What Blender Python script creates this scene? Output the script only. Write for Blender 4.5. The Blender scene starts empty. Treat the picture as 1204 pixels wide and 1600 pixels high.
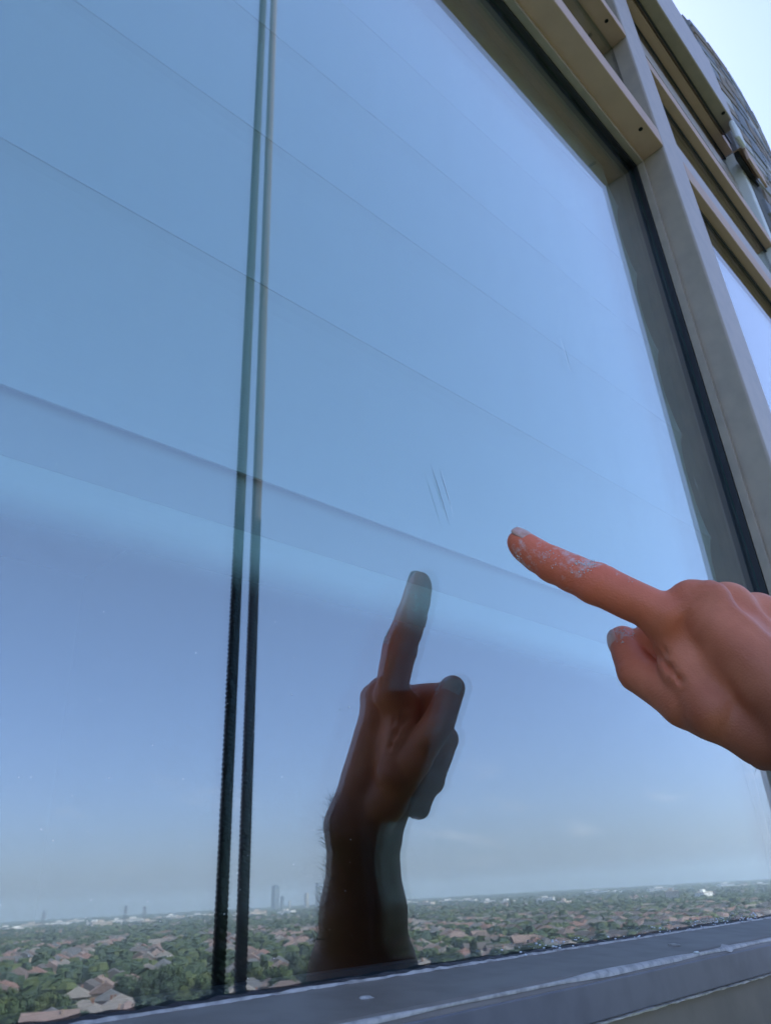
import bpy, bmesh, math, random
import numpy as np
from mathutils import Vector, Matrix
random.seed(7)
np.random.seed(7)
S = bpy.context.scene
COL = S.collection
U = 0.22            # metres from the camera to the outer glass face
H = 32.0            # camera height above the ground
# ------------------------------------------------------------------ camera
F, CX, CY = 1159.0, 602.0, 800.0          # focal length and centre, in photo pixels (1204 x 1600)
Zc = np.array([476 - CX, -1426 - CY, F]); Zc /= np.linalg.norm(Zc)
Xc = np.array([1862 - CX, 1329 - CY, F]); Xc -= Xc.dot(Zc) * Zc; Xc /= np.linalg.norm(Xc)
Yc = np.cross(Zc, Xc)
R = np.array([Xc, Yc, Zc])                # world = R @ (right, down, forward)
cam_d = bpy.data.cameras.new('camera'); cam = bpy.data.objects.new('camera', cam_d); COL.objects.link(cam)
m = Matrix(((R[0][0], -R[0][1], -R[0][2], 0), (R[1][0], -R[1][1], -R[1][2], 0), (R[2][0], -R[2][1], -R[2][2], H), (0, 0, 0, 1)))
cam.matrix_world = m
cam_d.sensor_fit = 'VERTICAL'; cam_d.sensor_height = 36.0; cam_d.sensor_width = 27.0
cam_d.lens = F / 1600 * 36.0
cam_d.clip_start = 0.01; cam_d.clip_end = 30000
cam_d.dof.use_dof = True; cam_d.dof.focus_distance = 0.40; cam_d.dof.aperture_fstop = 26.08 / 0.8
S.camera = cam
# ------------------------------------------------------------------ sky, sun, exposure
SUN_AZ = math.radians(64)                 # from +X towards +Y (behind the building)
SUN_EL = math.radians(50)
W = bpy.data.worlds.new('World'); S.world = W; W.use_nodes = True
nt = W.node_tree; nt.nodes.clear()
sky = nt.nodes.new('ShaderNodeTexSky'); sky.sky_type = 'NISHITA'; sky.sun_disc = False
sky.sun_elevation = SUN_EL; sky.sun_rotation = math.radians(90) - SUN_AZ
sky.altitude = 200; sky.air_density = 1.0; sky.dust_density = 1.8; sky.ozone_density = 1.0
tc = nt.nodes.new('ShaderNodeTexCoord')
mp = nt.nodes.new('ShaderNodeMapping'); mp.inputs['Scale'].default_value = (1.0, 1.0, 4.2)
nz = nt.nodes.new('ShaderNodeTexNoise'); nz.inputs['Scale'].default_value = 9.0; nz.inputs['Detail'].default_value = 6
rp = nt.nodes.new('ShaderNodeValToRGB'); rp.color_ramp.elements[0].position = 0.60; rp.color_ramp.elements[1].position = 0.80
rp.color_ramp.elements[1].color = (0.20, 0.20, 0.20, 1)
sep = nt.nodes.new('ShaderNodeSeparateXYZ')
rz = nt.nodes.new('ShaderNodeValToRGB')   # clouds only low over the horizon
rz.color_ramp.elements[0].position = 0.015; rz.color_ramp.elements[1].position = 0.05
e = rz.color_ramp.elements.new(0.10); e.color = (1, 1, 1, 1); e = rz.color_ramp.elements.new(0.16); e.color = (0, 0, 0, 1)
mul = nt.nodes.new('ShaderNodeMath'); mul.operation = 'MULTIPLY'
mixc = nt.nodes.new('ShaderNodeMix'); mixc.data_type = 'RGBA'; mixc.inputs[7].default_value = (9.5, 9.0, 9.6, 1)
bg = nt.nodes.new('ShaderNodeBackground'); bg.inputs['Strength'].default_value = 0.10
out = nt.nodes.new('ShaderNodeOutputWorld')
L = nt.links.new
L(tc.outputs['Generated'], mp.inputs['Vector']); L(mp.outputs[0], nz.inputs['Vector']); L(nz.outputs[0], rp.inputs[0])
tint = nt.nodes.new('ShaderNodeValToRGB')   # cooler air towards the hazy horizon
tint.color_ramp.elements[0].position = 0.0; tint.color_ramp.elements[0].color = (.47, .53, .85, 1)
tint.color_ramp.elements[1].position = 0.40; tint.color_ramp.elements[1].color = (.75, .765, .91, 1)
mt = nt.nodes.new('ShaderNodeVectorMath'); mt.operation = 'MULTIPLY'; ms = nt.nodes.new('ShaderNodeVectorMath'); ms.operation = 'SCALE'; ms.inputs['Scale'].default_value = 1.5
L(sep.outputs[2], tint.inputs[0]); L(tint.outputs[0], ms.inputs[0]); L(sky.outputs[0], mt.inputs[0]); L(ms.outputs[0], mt.inputs[1])
L(tc.outputs['Generated'], sep.inputs[0]); L(sep.outputs[2], rz.inputs[0])
L(rp.outputs[0], mul.inputs[0]); L(rz.outputs[0], mul.inputs[1])
L(mul.outputs[0], mixc.inputs[0]); L(mt.outputs[0], mixc.inputs[6]); L(mixc.outputs[2], bg.inputs[0]); L(bg.outputs[0], out.inputs[0])
sd = bpy.data.lights.new('sun', 'SUN'); sd.energy = 3.4; sd.angle = math.radians(0.5); sd.color = (1.0, 0.95, 0.88)
sun = bpy.data.objects.new('sun', sd); COL.objects.link(sun); sun.location = (0, 0, 80)
sv = Vector((math.cos(SUN_EL) * math.cos(SUN_AZ), math.cos(SUN_EL) * math.sin(SUN_AZ), math.sin(SUN_EL)))
sun.rotation_euler = sv.to_track_quat('Z', 'Y').to_euler()
S.view_settings.view_transform = 'Standard'; S.view_settings.look = 'None'
S.view_settings.exposure = 1.58; S.view_settings.gamma = 1.0; S.view_settings.use_curve_mapping = False
S.render.engine = 'CYCLES'
S.cycles.max_bounces = 10; S.cycles.transparent_max_bounces = 24; S.cycles.glossy_bounces = 6
S.cycles.volume_bounces = 1; S.cycles.sample_clamp_indirect = 6

# ------------------------------------------------------------------ helpers
def mesh_obj(name, verts, faces, mats=None, parent=None, smooth=False, midx=None):
    me = bpy.data.meshes.new(name)
    me.from_pydata([tuple(v) for v in verts], [], faces)
    if mats is not None:
        for mm in (mats if isinstance(mats, (list, tuple)) else [mats]): me.materials.append(mm)
    if midx is not None: me.polygons.foreach_set('material_index', midx)
    if smooth: me.polygons.foreach_set('use_smooth', [True] * len(me.polygons))
    me.update()
    o = bpy.data.objects.new(name, me); COL.objects.link(o)
    if parent is not None: o.parent = parent
    return o
def share(name, src, parent=None, loc=None):
    o = bpy.data.objects.new(name, src.data); COL.objects.link(o); o.parent = parent
    if loc is not None: o.location = loc
    return o
def empty(name, loc=(0, 0, 0)):
    o = bpy.data.objects.new(name, None); COL.objects.link(o); o.location = loc; o.empty_display_size = 0.1
    return o
def tag(o, label=None, cat=None, group=None, kind=None):
    if label: o['label'] = label
    if cat: o['category'] = cat
    if group: o['group'] = group
    if kind: o['kind'] = kind
    return o
class MB:
    def __init__(s): s.v = []; s.f = []; s.m = []
    def add(s, v, f, mi=0):
        n = len(s.v); s.v += [tuple(p) for p in v]; s.f += [tuple(i + n for i in q) for q in f]; s.m += [mi] * len(f)
    def box(s, x0, x1, y0, y1, z0, z1, mi=0):
        v = [(x0, y0, z0), (x1, y0, z0), (x1, y1, z0), (x0, y1, z0), (x0, y0, z1), (x1, y0, z1), (x1, y1, z1), (x0, y1, z1)]
        s.add(v, [(0, 3, 2, 1), (4, 5, 6, 7), (0, 1, 5, 4), (1, 2, 6, 5), (2, 3, 7, 6), (3, 0, 4, 7)], mi)
    def build(s, name, mats, parent=None, bevel=0, smooth=False):
        o = mesh_obj(name, s.v, s.f, mats, parent, smooth, s.m)
        if bevel:
            b = o.modifiers.new('bevel', 'BEVEL'); b.width = bevel; b.segments = 2; b.limit_method = 'ANGLE'
        return o
def ubox(x0, x1, y0, y1, z0, z1, name, mat, parent=None, bevel=0.0012):
    """box given in units of the camera-to-glass distance, z relative to the camera"""
    b = MB(); b.box(x0 * U, x1 * U, y0 * U, y1 * U, H + z0 * U, H + z1 * U)
    return b.build(name, mat, parent, bevel)
def xprism(x0, x1, prof, name, mat, parent=None, bevel=0, nx=1, wob=None):
    """profile [(y,z)...] counter-clockwise seen from +X, extruded along X (units)"""
    b = MB(); n = len(prof); vs = []
    for i in range(nx + 1):
        x = x0 + (x1 - x0) * i / nx
        for k, (y, z) in enumerate(prof):
            dy, dz = wob(x, k) if wob else (0, 0)
            vs.append((x * U, (y + dy) * U, H + (z + dz) * U))
    fs = []
    for i in range(nx):
        for k in range(n):
            a = i * n + k; c = i * n + (k + 1) % n
            fs.append((a, a + n, c + n, c))
    fs.append(tuple(range(n))); fs.append(tuple(reversed(range(nx * n, nx * n + n))))
    b.add(vs, fs)
    return b.build(name, mat, parent, bevel)

def mat(name, col, rough=0.6, metal=0.0, noise=None, bump=None, spec=0.5, sss=None):
    M = bpy.data.materials.new(name); M.use_nodes = True
    n = M.node_tree; b = n.nodes['Principled BSDF']
    b.inputs['Base Color'].default_value = (*col, 1); b.inputs['Roughness'].default_value = rough
    b.inputs['Metallic'].default_value = metal; b.inputs['Specular IOR Level'].default_value = spec
    tcn = n.nodes.new('ShaderNodeTexCoord')
    if noise:   # (scale, second colour, low, high)
        t = n.nodes.new('ShaderNodeTexNoise'); t.inputs['Scale'].default_value = noise[0]; t.inputs['Detail'].default_value = 5
        r = n.nodes.new('ShaderNodeValToRGB'); r.color_ramp.elements[0].position = noise[2]; r.color_ramp.elements[1].position = noise[3]
        r.color_ramp.elements[0].color = (*col, 1); r.color_ramp.elements[1].color = (*noise[1], 1)
        n.links.new(tcn.outputs['Object'], t.inputs['Vector']); n.links.new(t.outputs[0], r.inputs[0]); n.links.new(r.outputs[0], b.inputs['Base Color'])
    if bump:    # (scale, strength, distance)
        t = n.nodes.new('ShaderNodeTexNoise'); t.inputs['Scale'].default_value = bump[0]; t.inputs['Detail'].default_value = 6
        u = n.nodes.new('ShaderNodeBump'); u.inputs['Strength'].default_value = bump[1]; u.inputs['Distance'].default_value = bump[2]
        n.links.new(tcn.outputs['Object'], t.inputs['Vector']); n.links.new(t.outputs[0], u.inputs['Height']); n.links.new(u.outputs[0], b.inputs['Normal'])
    return M

M_alu = mat('grey_aluminium', (0.42, 0.33, 0.25), 0.40, 0.12, noise=(40, (0.36, 0.29, 0.225), 0.4, 0.7), bump=(900, 0.05, 0.0004))
M_alu2 = mat('aluminium_warm_bounce', (0.60, 0.385, 0.28), 0.6, 0.0, noise=(25, (0.52, 0.335, 0.245), 0.35, 0.75), bump=(300, 0.1, 0.0004))  # warm bounce light of the undersides put into the base colour
M_sill = mat('grey_sill_aluminium', (0.20, 0.175, 0.145), 0.48, 0.0, noise=(55, (0.14, 0.12, 0.095), 0.42, 0.7), bump=(200, 0.1, 0.0005))
M_rub = mat('black_rubber', (0.012, 0.012, 0.014), 0.45, bump=(220, 0.5, 0.001))
M_hole = mat('screw_hole_black', (0.004, 0.004, 0.004), 0.9)
M_spacer = mat('glazing_spacer', (0.05, 0.05, 0.07), 0.5)
M_wet = mat('wet_aluminium', (0.50, 0.47, 0.43), 0.42, 0.0, noise=(220, (0.30, 0.28, 0.26), 0.45, 0.65), bump=(300, 0.5, 0.001))
M_white = mat('white_paint', (0.75, 0.73, 0.70), 0.5)
M_room = mat('dark_room', (0.03, 0.028, 0.026), 0.9)
M_panel = mat('stained_grey_panel', (0.21, 0.175, 0.14), 0.6, 0.0, noise=(9, (0.10, 0.085, 0.07), 0.45, 0.66), bump=(120, 0.2, 0.001))
M_wall = mat('concrete_wall', (0.34, 0.32, 0.30), 0.85, noise=(3, (0.27, 0.255, 0.24), 0.35, 0.7), bump=(60, 0.3, 0.01))

def glass_mat(name, r0, tint, smear=0.0):
    M = bpy.data.materials.new(name); M.use_nodes = True; n = M.node_tree; n.nodes.clear(); l = n.links.new
    N = n.nodes.new
    g = N('ShaderNodeNewGeometry'); d = N('ShaderNodeVectorMath'); d.operation = 'DOT_PRODUCT'
    l(g.outputs['Incoming'], d.inputs[0]); l(g.outputs['Normal'], d.inputs[1])
    a = N('ShaderNodeMath'); a.operation = 'ABSOLUTE'; l(d.outputs['Value'], a.inputs[0])
    s = N('ShaderNodeMath'); s.operation = 'SUBTRACT'; s.inputs[0].default_value = 1; l(a.outputs[0], s.inputs[1])
    p = N('ShaderNodeMath'); p.operation = 'POWER'; p.inputs[1].default_value = 5; l(s.outputs[0], p.inputs[0])
    k = N('ShaderNodeMath'); k.operation = 'MULTIPLY_ADD'; k.inputs[1].default_value = (1 - r0) * 0.76; k.inputs[2].default_value = r0; l(p.outputs[0], k.inputs[0])
    t = N('ShaderNodeBsdfTransparent'); t.inputs[0].default_value = (*tint, 1)
    gl = N('ShaderNodeBsdfGlossy'); gl.inputs['Roughness'].default_value = 0.0; gl.inputs[0].default_value = (1, 1, 1, 1)
    mx = N('ShaderNodeMixShader'); l(k.outputs[0], mx.inputs[0]); l(t.outputs[0], mx.inputs[1]); l(gl.outputs[0], mx.inputs[2])
    o = N('ShaderNodeOutputMaterial'); last = mx
    if smear:
        tcn = N('ShaderNodeTexCoord'); mpn = N('ShaderNodeMapping'); mpn.inputs['Scale'].default_value = (26, 1, 2.2)
        nn = N('ShaderNodeTexNoise'); nn.inputs['Scale'].default_value = 1.0; nn.inputs['Detail'].default_value = 4
        rr = N('ShaderNodeValToRGB'); rr.color_ramp.elements[0].position = 0.50; rr.color_ramp.elements[1].position = 0.85
        rr.color_ramp.elements[1].color = (smear, smear, smear, 1)
        l(tcn.outputs['Object'], mpn.inputs[0]); l(mpn.outputs[0], nn.inputs['Vector']); l(nn.outputs[0], rr.inputs[0])
        df = N('ShaderNodeBsdfDiffuse'); df.inputs[0].default_value = (0.8, 0.85, 0.9, 1)
        m2 = N('ShaderNodeMixShader'); l(rr.outputs[0], m2.inputs[0]); l(mx.outputs[0], m2.inputs[1]); l(df.outputs[0], m2.inputs[2]); last = m2
    l(last.outputs[0], o.inputs[0])
    return M
G_out = glass_mat('glass_outer_face', 0.035, (0.95, 0.99, 0.97), smear=0.035)
G_coat = glass_mat('glass_coated_face', 0.315, (0.70, 0.82, 0.81))
G_in = glass_mat('glass_inner_face', 0.032, (0.93, 0.97, 0.96))
M_gedge = mat('glass_edge', (0.02, 0.08, 0.06), 0.2)

def pane(x0, x1, y0, y1, z0, z1, m_front, m_back, parent):
    b = MB(); b.box(x0 * U, x1 * U, y0 * U, y1 * U, H + z0 * U, H + z1 * U)
    b.m = [2, 2, 0, 2, 1, 2]
    return b.build('glass_pane', [m_front, m_back, M_gedge], parent)

# ------------------------------------------------------------------ geometry constants (units)
YF = 0.79                         # front plane of the window frames
ZS, ZH = -0.11, 4.13              # bottom and top of the main glass
XJ = 3.60                         # right jamb of the main window
M1 = (3.62, 4.00); M2 = (6.51, 6.80)
XL = -1.6                         # left jamb, outside the picture
# ------------------------------------------------------------------ high-rise the window belongs to
bld = empty('highrise_building', (0, 0, 0))
tag(bld, 'grey apartment tower whose upper windows fill the picture', 'building')
b = MB()
Y1 = 1.5 * U
yw = 0.93 * U
b.box(-9.0, XL * U - 0.1, yw, 14, 0, H + 7.95 * U)           # facade left of the window
b.box(XL * U - 0.1, M2[1] * U, yw + 0.03, 14, 0, H - 1.25 * U)      # below
b.box(M2[1] * U, 9.5, yw, 14, 0, H + 8.3 * U)                # right of the window wall
b.box(XL * U - 0.1, M2[1] * U, 3.6, 14, H - 1.25 * U, H + 8.0 * U)  # behind the room
b.box(XL * U - 0.1, M2[1] * U, yw + 0.06, 3.6, H + 6.95 * U, H + 8.0 * U)   # roof slab
b.build('wall', M_wall, bld)
b = MB()
b.box(XL * U - 0.099, M2[1] * U, yw + 0.031, 3.599, H - 1.249 * U, H - 1.0 * U)
b.build('floor_slab', M_room, bld)
b = MB()
b.box(XL * U - 0.099, M2[1] * U - .001, 3.5, 3.599, H - 1.0 * U, H + 6.94 * U)
b.box(XL * U - 0.099, XL * U - 0.05, 1.2 * U, 3.5, H - 1.0 * U, H + 6.94 * U)
b.box(M2[1] * U - .03, M2[1] * U - .002, 1.2 * U, 3.5, H - 1.0 * U, H + 6.94 * U)
b.build('room_wall', M_room, bld)

# ------------------------------------------------------------------ main window
win = empty('main_window', (0, U, H))
tag(win, 'large square window being cleaned, reflecting hand, sky and suburb', 'window')
win.location = (0, 0, 0)
g1, g2, g3, g4 = 1.0, 1.012, 1.052, 1.066
pane(XL, XJ, g1, g2, ZS - .02, ZH + .02, G_out, G_coat, win)
pane(XL, XJ, g3, g4, ZS - .02, ZH + .02, G_in, G_in, win)
# spacer between panes on four sides
b = MB()
def ub(bb, x0, x1, y0, y1, z0, z1): bb.box(x0 * U, x1 * U, y0 * U, y1 * U, H + z0 * U, H + z1 * U)
ub(b, XJ - .045, XJ + .02, g2 + .001, g3 - .001, ZS - .03, ZH + .03); ub(b, XL - .02, XL + .05, g2 + .001, g3 - .001, ZS - .03, ZH + .03)
ub(b, XL + .051, XJ - .046, g2 + .001, g3 - .001, ZH - .05, ZH + .03); ub(b, XL + .051, XJ - .046, g2 + .001, g3 - .001, ZS - .03, ZS + .012)
b.build('glazing_spacer', M_spacer, win)
# rubber seal along the glass
def seal_w(x, k):
    if k in (0, 3): return (0, 0)
    return (random.uniform(-.004, .004), random.uniform(-.006, .010))
xprism(XL, XJ - .001, [(0.999, ZS - .03), (0.990, ZS - .03), (0.991, ZS - .002), (0.999, ZS + .003)][::-1], 'seal', M_rub, win, nx=260, wob=lambda x, k: (0, random.uniform(-.0015, .0025) if k < 2 else 0))
xprism(XL, XJ - .03, [(.989, -.1135), (.984, -.1135), (.985, -.1105), (.989, -.1095)][::-1], 'bead_highlight', M_wet, win, 0, nx=300, wob=lambda x, k: (random.uniform(-.001, .001), random.uniform(-.0012, .0012)))
ubox(XJ - .022, XJ + .01, .972, .999, ZS, ZH + .02, 'seal', M_rub, win, 0)
ubox(XL, XJ - .023, .972, .999, ZH - .015, ZH + .015, 'seal', M_rub, win, 0)
# frame members
ubox(XJ - .01, XJ + .02, .93, .971, ZS - .02, 4.169, 'glazing_bead', M_alu, win, .0006)
ubox(XL, XJ - .011, .93, .971, ZH, ZH + .04, 'glazing_bead', M_alu, win, .0006)
xprism(XL - .4, M1[0], [(1.08, -.55), (.87, -.55), (.87, -.213), (YF - .003, -.198), (YF, -.141), (YF + .014, -.1285), (.998, -.112), (1.08, -.112)][::-1], 'sill', M_sill, win, .001)
ubox(XL - .4, XL, YF, 1.08, -.1, 8.0, 'jamb', M_alu, win)
M_face = mat('dark_blue_grey_sill_face', (.15, .15, .17), .42, 0.0, noise=(60, (.11, .11, .13), .4, .7), bump=(200, .15, .0004))  # dark blue reflection on the sill front put into this colour
xprism(XL - .3, 9.0 * .4, [(.80, -.196), (.7850, -.1955), (.7865, -.1425), (.80, -.1425)][::-1], 'sill_face', M_face, win, .0004)
xprism(XL - .3, 3.6, [(.795, -.2005), (.7835, -.2005), (.7825, -.1975), (.795, -.196)][::-1], 'edge_streak', M_wet, win, 0, nx=260, wob=lambda x, k: (random.uniform(-.0008, .0008), random.uniform(-.0012, .0010)))  # pale streak laid along the panel's top edge
ubox(M1[0], M1[1], YF, 1.3, -3.0, 6.9, 'mullion', M_alu, win, .0025)
xprism(XL, M1[0], [(YF, 4.175), (1.08, 4.155), (1.08, 4.33), (YF, 4.33)][::-1], 'transom', M_alu2, win, .0012)
ubox(XL, XJ - .011, 1.07, 1.13, ZH, ZH + .5, 'inner_frame', M_spacer, win, 0)
for (x, y, z) in ((3.38, .825, 4.170),):
    pass
def hole(x, y, z, parent, r=.014):
    vs = []; n = 12
    for k in range(n): vs.append(((x + r * math.cos(k * 2 * math.pi / n)) * U, (y + r * math.sin(k * 2 * math.pi / n)) * U, H + (z - .0015) * U))
    for k in range(n): vs.append(((x + r * math.cos(k * 2 * math.pi / n)) * U, (y + r * math.sin(k * 2 * math.pi / n)) * U, H + (z + .01) * U))
    fs = [tuple(range(n))[::-1]] + [(k, (k + 1) % n, n + (k + 1) % n, n + k) for k in range(n)]
    return mesh_obj('screw_hole', vs, fs, M_hole, parent)
hole(3.40, .835, 4.172, win)
# ------------------------------------------------------------------ upper fixed window in the same bay
w2 = tag(empty('upper_window'), 'deep-set upper window directly above the large cleaned window', 'window')
pane(XL, M1[0], .90, .912, 4.34, 5.345, G_out, G_coat, w2)
ubox(XL, M1[0], YF, 1.08, 5.36, 5.47, 'transom', M_alu2, w2)
hole(3.42, .835, 5.36, w2)
w3 = tag(empty('top_window'), 'topmost window of the near bay, cut off by the picture edge', 'window')
pane(XL, M1[0], .90, .912, 5.48, 6.77, G_out, G_coat, w3)
# ------------------------------------------------------------------ next bay: three windows
def bay_window(name, label, z0, z1, yg, tr):
    w = tag(empty(name), label, 'window')
    pane(M1[1], M2[0], yg, yg + .012, z0, z1 + .01, G_out, G_coat, w)
    ubox(M1[1], M2[0], yg + .06, yg + .07, z0, z1, 'dark_backing', M_room, w, 0)  # dark sheet in place of the room behind this pane
    ubox(M1[1], M2[0], yg - .012, yg - .001, z1 - .03, z1, 'seal', M_rub, w, 0)
    for (a, c, dy) in tr: ubox(M1[1], M2[0], YF + dy, 1.08, a, c, 'transom', M_alu2 if dy == 0 else M_alu, w)
    return w
bay_window('casement_window', 'lowest pane of the next bay, right of the mullion, mirroring bright sky', -.1, 4.19, .86, [(4.19, 4.37, 0), (4.371, 4.57, .006)])
bay_window('middle_window', 'narrow middle pane of the next bay above the bright lower pane', 4.571, 5.41, .867, [(5.41, 5.55, 0)])
wt = bay_window('high_window', 'high pane of the next bay just under the roof canopy', 5.551, 6.79, .90, [])
for k in range(3):
    ubox(M1[1], M2[0], .872 + .008 * k, .899, 6.16 + .13 * k, 6.23 + .13 * k, 'glazing_bead', M_alu, wt, .0006)
ubox(M2[0], M2[1], YF - .004, 1.3, -3.0, 6.79, 'mullion', M_white, wt, .0025)
# ------------------------------------------------------------------ wall panel under the sill
pan = tag(MB_o := ubox(XL - .4, 9.0, YF + .006, .866, -3.2, -.1985, 'spandrel_panel', M_panel, None, .001), 'stained grey metal panel below the window sill', 'panel')
# ------------------------------------------------------------------ roof canopy
can = tag(empty('roof_canopy'), 'grey projecting roof-edge canopy above the upper windows', 'canopy')
ubox(XL - 3, 6.28, .665, .81, 6.83, 7.95, 'fascia', M_alu, can, .003)
ubox(XL - 3, M2[0], .8105, 1.6, 6.795, 6.93, 'soffit', M_alu2, can, 0)
ubox(XL - 3, 6.4, .775, .7895, 6.795, 6.825, 'drip_groove', M_rub, can, 0)
hole(6.02, .70, 6.83, can, .02)
can2 = tag(empty('lower_canopy'), 'short brown-edged canopy piece past the white bracket', 'canopy')
ubox(6.34, 6.85, .675, .70, 6.42, 6.62, 'fascia', M_alu2, can2, .001)
ubox(6.34, 6.85, .7005, .79, 6.60, 6.62, 'soffit', M_alu2, can2, .0)
ubox(6.34, 6.85, .74, .789, 6.5, 6.598, 'drip_groove', M_rub, can2, .0)
tag(ubox(6.13, 6.33, .655, .71, 6.55, 6.82, 'bracket', M_white, None, .006), 'small white bracket at the end of the roof canopy', 'bracket')

# ------------------------------------------------------------------ curved stone-clad bay past the canopy
def stone_mat(name, c):
    return mat(name, c, 0.8, noise=(14, tuple(x * .7 for x in c), .35, .7), bump=(40, .5, .006))
stones = [stone_mat('stone_grey', (.42, .39, .37)), stone_mat('stone_blue_grey', (.30, .30, .32)), stone_mat('stone_brown', (.34, .26, .20)), stone_mat('stone_light', (.58, .55, .53))]
M_mortar = mat('mortar', (.15, .145, .14), .9)
cw = tag(empty('curved_stone_bay'), 'curved stone-clad bay rising past the canopy against the pale sky', 'wall')
# plan: an arc through three points (units), top at z = 9.5
def circ(p, q, r):
    ax, ay = p; bx, by = q; cx, cy = r
    d = 2 * (ax * (by - cy) + bx * (cy - ay) + cx * (ay - by))
    ux = ((ax**2 + ay**2) * (by - cy) + (bx**2 + by**2) * (cy - ay) + (cx**2 + cy**2) * (ay - by)) / d
    uy = ((ax**2 + ay**2) * (cx - bx) + (bx**2 + by**2) * (ax - cx) + (cx**2 + cy**2) * (bx - ax)) / d
    return ux, uy, math.hypot(ax - ux, ay - uy)
ZT = 9.5
ucx, ucy, ucr = circ((6.74, .75), (8.07, .672), (9.55, .742))
a0 = math.atan2(.755 - ucy, 6.66 - ucx); a1 = math.atan2(.70 - ucy, 9.05 - ucx)
a1e = math.atan2(.80 - ucy, 10.3 - ucx)
def arcp(a, r, z): return ((ucx + r * math.cos(a)) * U, (ucy + r * math.sin(a)) * U, H + z * U)
vs = []; fs = []; n = 60
for i in range(n + 1):
    a = a0 + (a1e - a0) * i / n
    vs += [arcp(a, ucr - .02, -4), arcp(a, ucr - .02, ZT - .02), arcp(a, ucr - .35, ZT - .02), arcp(a, ucr - .35, -4)]
for i in range(n):
    for k in range(4):
        p = i * 4 + k; q = i * 4 + (k + 1) % 4; fs.append((p, p + 4, q + 4, q))
fs += [(0, 1, 2, 3), tuple(n * 4 + k for k in (3, 2, 1, 0))]
mesh_obj('mortar_backing', vs, fs, M_mortar, cw)
rs = random.Random(3)
z = 4.6; rowh = .30; arc_len = (a1e - a0) * ucr
row = 0; nst = 0
while z < ZT - .05:
    h = rs.choice((.16, .2, .26)); h = min(h, ZT - z)
    a = a0 + rs.uniform(0, .25) / ucr
    while a < a1e:
        w = rs.uniform(.25, .62); a2 = min(a + w / ucr, a1e)
        pr = rs.uniform(.0, .010); g = .012
        vs = []
        for (aa, zz) in ((a + g / ucr, z + g), (a2 - g / ucr, z + g), (a2 - g / ucr, z + h - g), (a + g / ucr, z + h - g)):
            vs.append(arcp(aa, ucr - .03, zz))
        for (aa, zz) in ((a + 2.2 * g / ucr, z + 2.2 * g), (a2 - 2.2 * g / ucr, z + 2.2 * g), (a2 - 2.2 * g / ucr, z + h - 2.2 * g), (a + 2.2 * g / ucr, z + h - 2.2 * g)):
            vs.append(arcp(aa, ucr + pr, zz + rs.uniform(-.006, .006)))
        if nst < 298:
            mesh_obj('stone', vs, [(4, 5, 6, 7), (0, 1, 5, 4), (1, 2, 6, 5), (2, 3, 7, 6), (3, 0, 4, 7)], rs.choice(stones), cw)
        nst += 1
        a = a2
    z += h; row += 1

# ------------------------------------------------------------------ window blind behind the glass
M_blind = bpy.data.materials.new('white_blind_fabric'); M_blind.use_nodes = True
n_ = M_blind.node_tree; bs = n_.nodes['Principled BSDF']; bs.inputs['Base Color'].default_value = (.80, .77, .80, 1); bs.inputs['Roughness'].default_value = .8
tcn = n_.nodes.new('ShaderNodeTexCoord'); mpn = n_.nodes.new('ShaderNodeMapping'); mpn.inputs['Scale'].default_value = (30, 1, 900); mpn.inputs['Rotation'].default_value = (0, .12, 0)
nn = n_.nodes.new('ShaderNodeTexNoise'); nn.inputs['Scale'].default_value = 1; nn.inputs['Detail'].default_value = 3
uu = n_.nodes.new('ShaderNodeBump'); uu.inputs['Strength'].default_value = .25; uu.inputs['Distance'].default_value = .0006
n_.links.new(tcn.outputs['Object'], mpn.inputs[0]); n_.links.new(mpn.outputs[0], nn.inputs['Vector']); n_.links.new(nn.outputs[0], uu.inputs['Height']); n_.links.new(uu.outputs[0], bs.inputs['Normal'])
M_hem = M_blind.copy(); M_hem.name = 'hem_shade_fabric'
n_ = M_hem.node_tree; bs = n_.nodes['Principled BSDF']
tcn = n_.nodes.new('ShaderNodeTexCoord'); sp = n_.nodes.new('ShaderNodeSeparateXYZ'); mr = n_.nodes.new('ShaderNodeMapRange'); mr.interpolation_type = 'SMOOTHSTEP'
mr.inputs['From Min'].default_value = 0; mr.inputs['From Max'].default_value = .125 * U
n_.links.new(tcn.outputs['Object'], sp.inputs[0]); n_.links.new(sp.outputs[2], mr.inputs['Value']); n_.links.new(mr.outputs[0], bs.inputs['Alpha']); bs.inputs['Base Color'].default_value = (.92, .92, .93, 1)  # alpha fade stands in for the hem curling away from the light
bl = tag(empty('window_blind', (0, 0, 0)), 'white horizontally seamed blind hanging behind the large window', 'blind')
def by(x): return 1.268 - .041 * x          # plan line of the blind (units)
bx0, bx1 = XL + .1, XJ - .03
zl = [.728, .858, 1.445, 2.035, 2.58, 3.15, 3.72, 4.3]
for i in range(1, len(zl) - 1):
    za, zb = zl[i], zl[i + 1]
    prof = [(-.030, za), (-.021, za + .04), (-.011, za + .12), (-.003, za + .22), (0, zb - .22), (-.002, zb - .13), (-.009, zb - .06), (-.017, zb - .025), (-.0265, zb + .001)]
    vs = []
    for x in (bx0, bx1):
        y = by(x) - .002
        vs += [(x * U, (y + q) * U, H + zz * U) for q, zz in prof] + [(x * U, (y + q + .006) * U, H + zz * U) for q, zz in reversed(prof)]
    m_ = len(prof) * 2
    fs = [(k, m_ + k, m_ + (k + 1) % m_, (k + 1) % m_) for k in range(m_)] + [tuple(range(m_)), tuple(reversed(range(m_, 2 * m_)))]
    mesh_obj('slat', vs, fs, M_blind, bl)
vs = []
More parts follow.
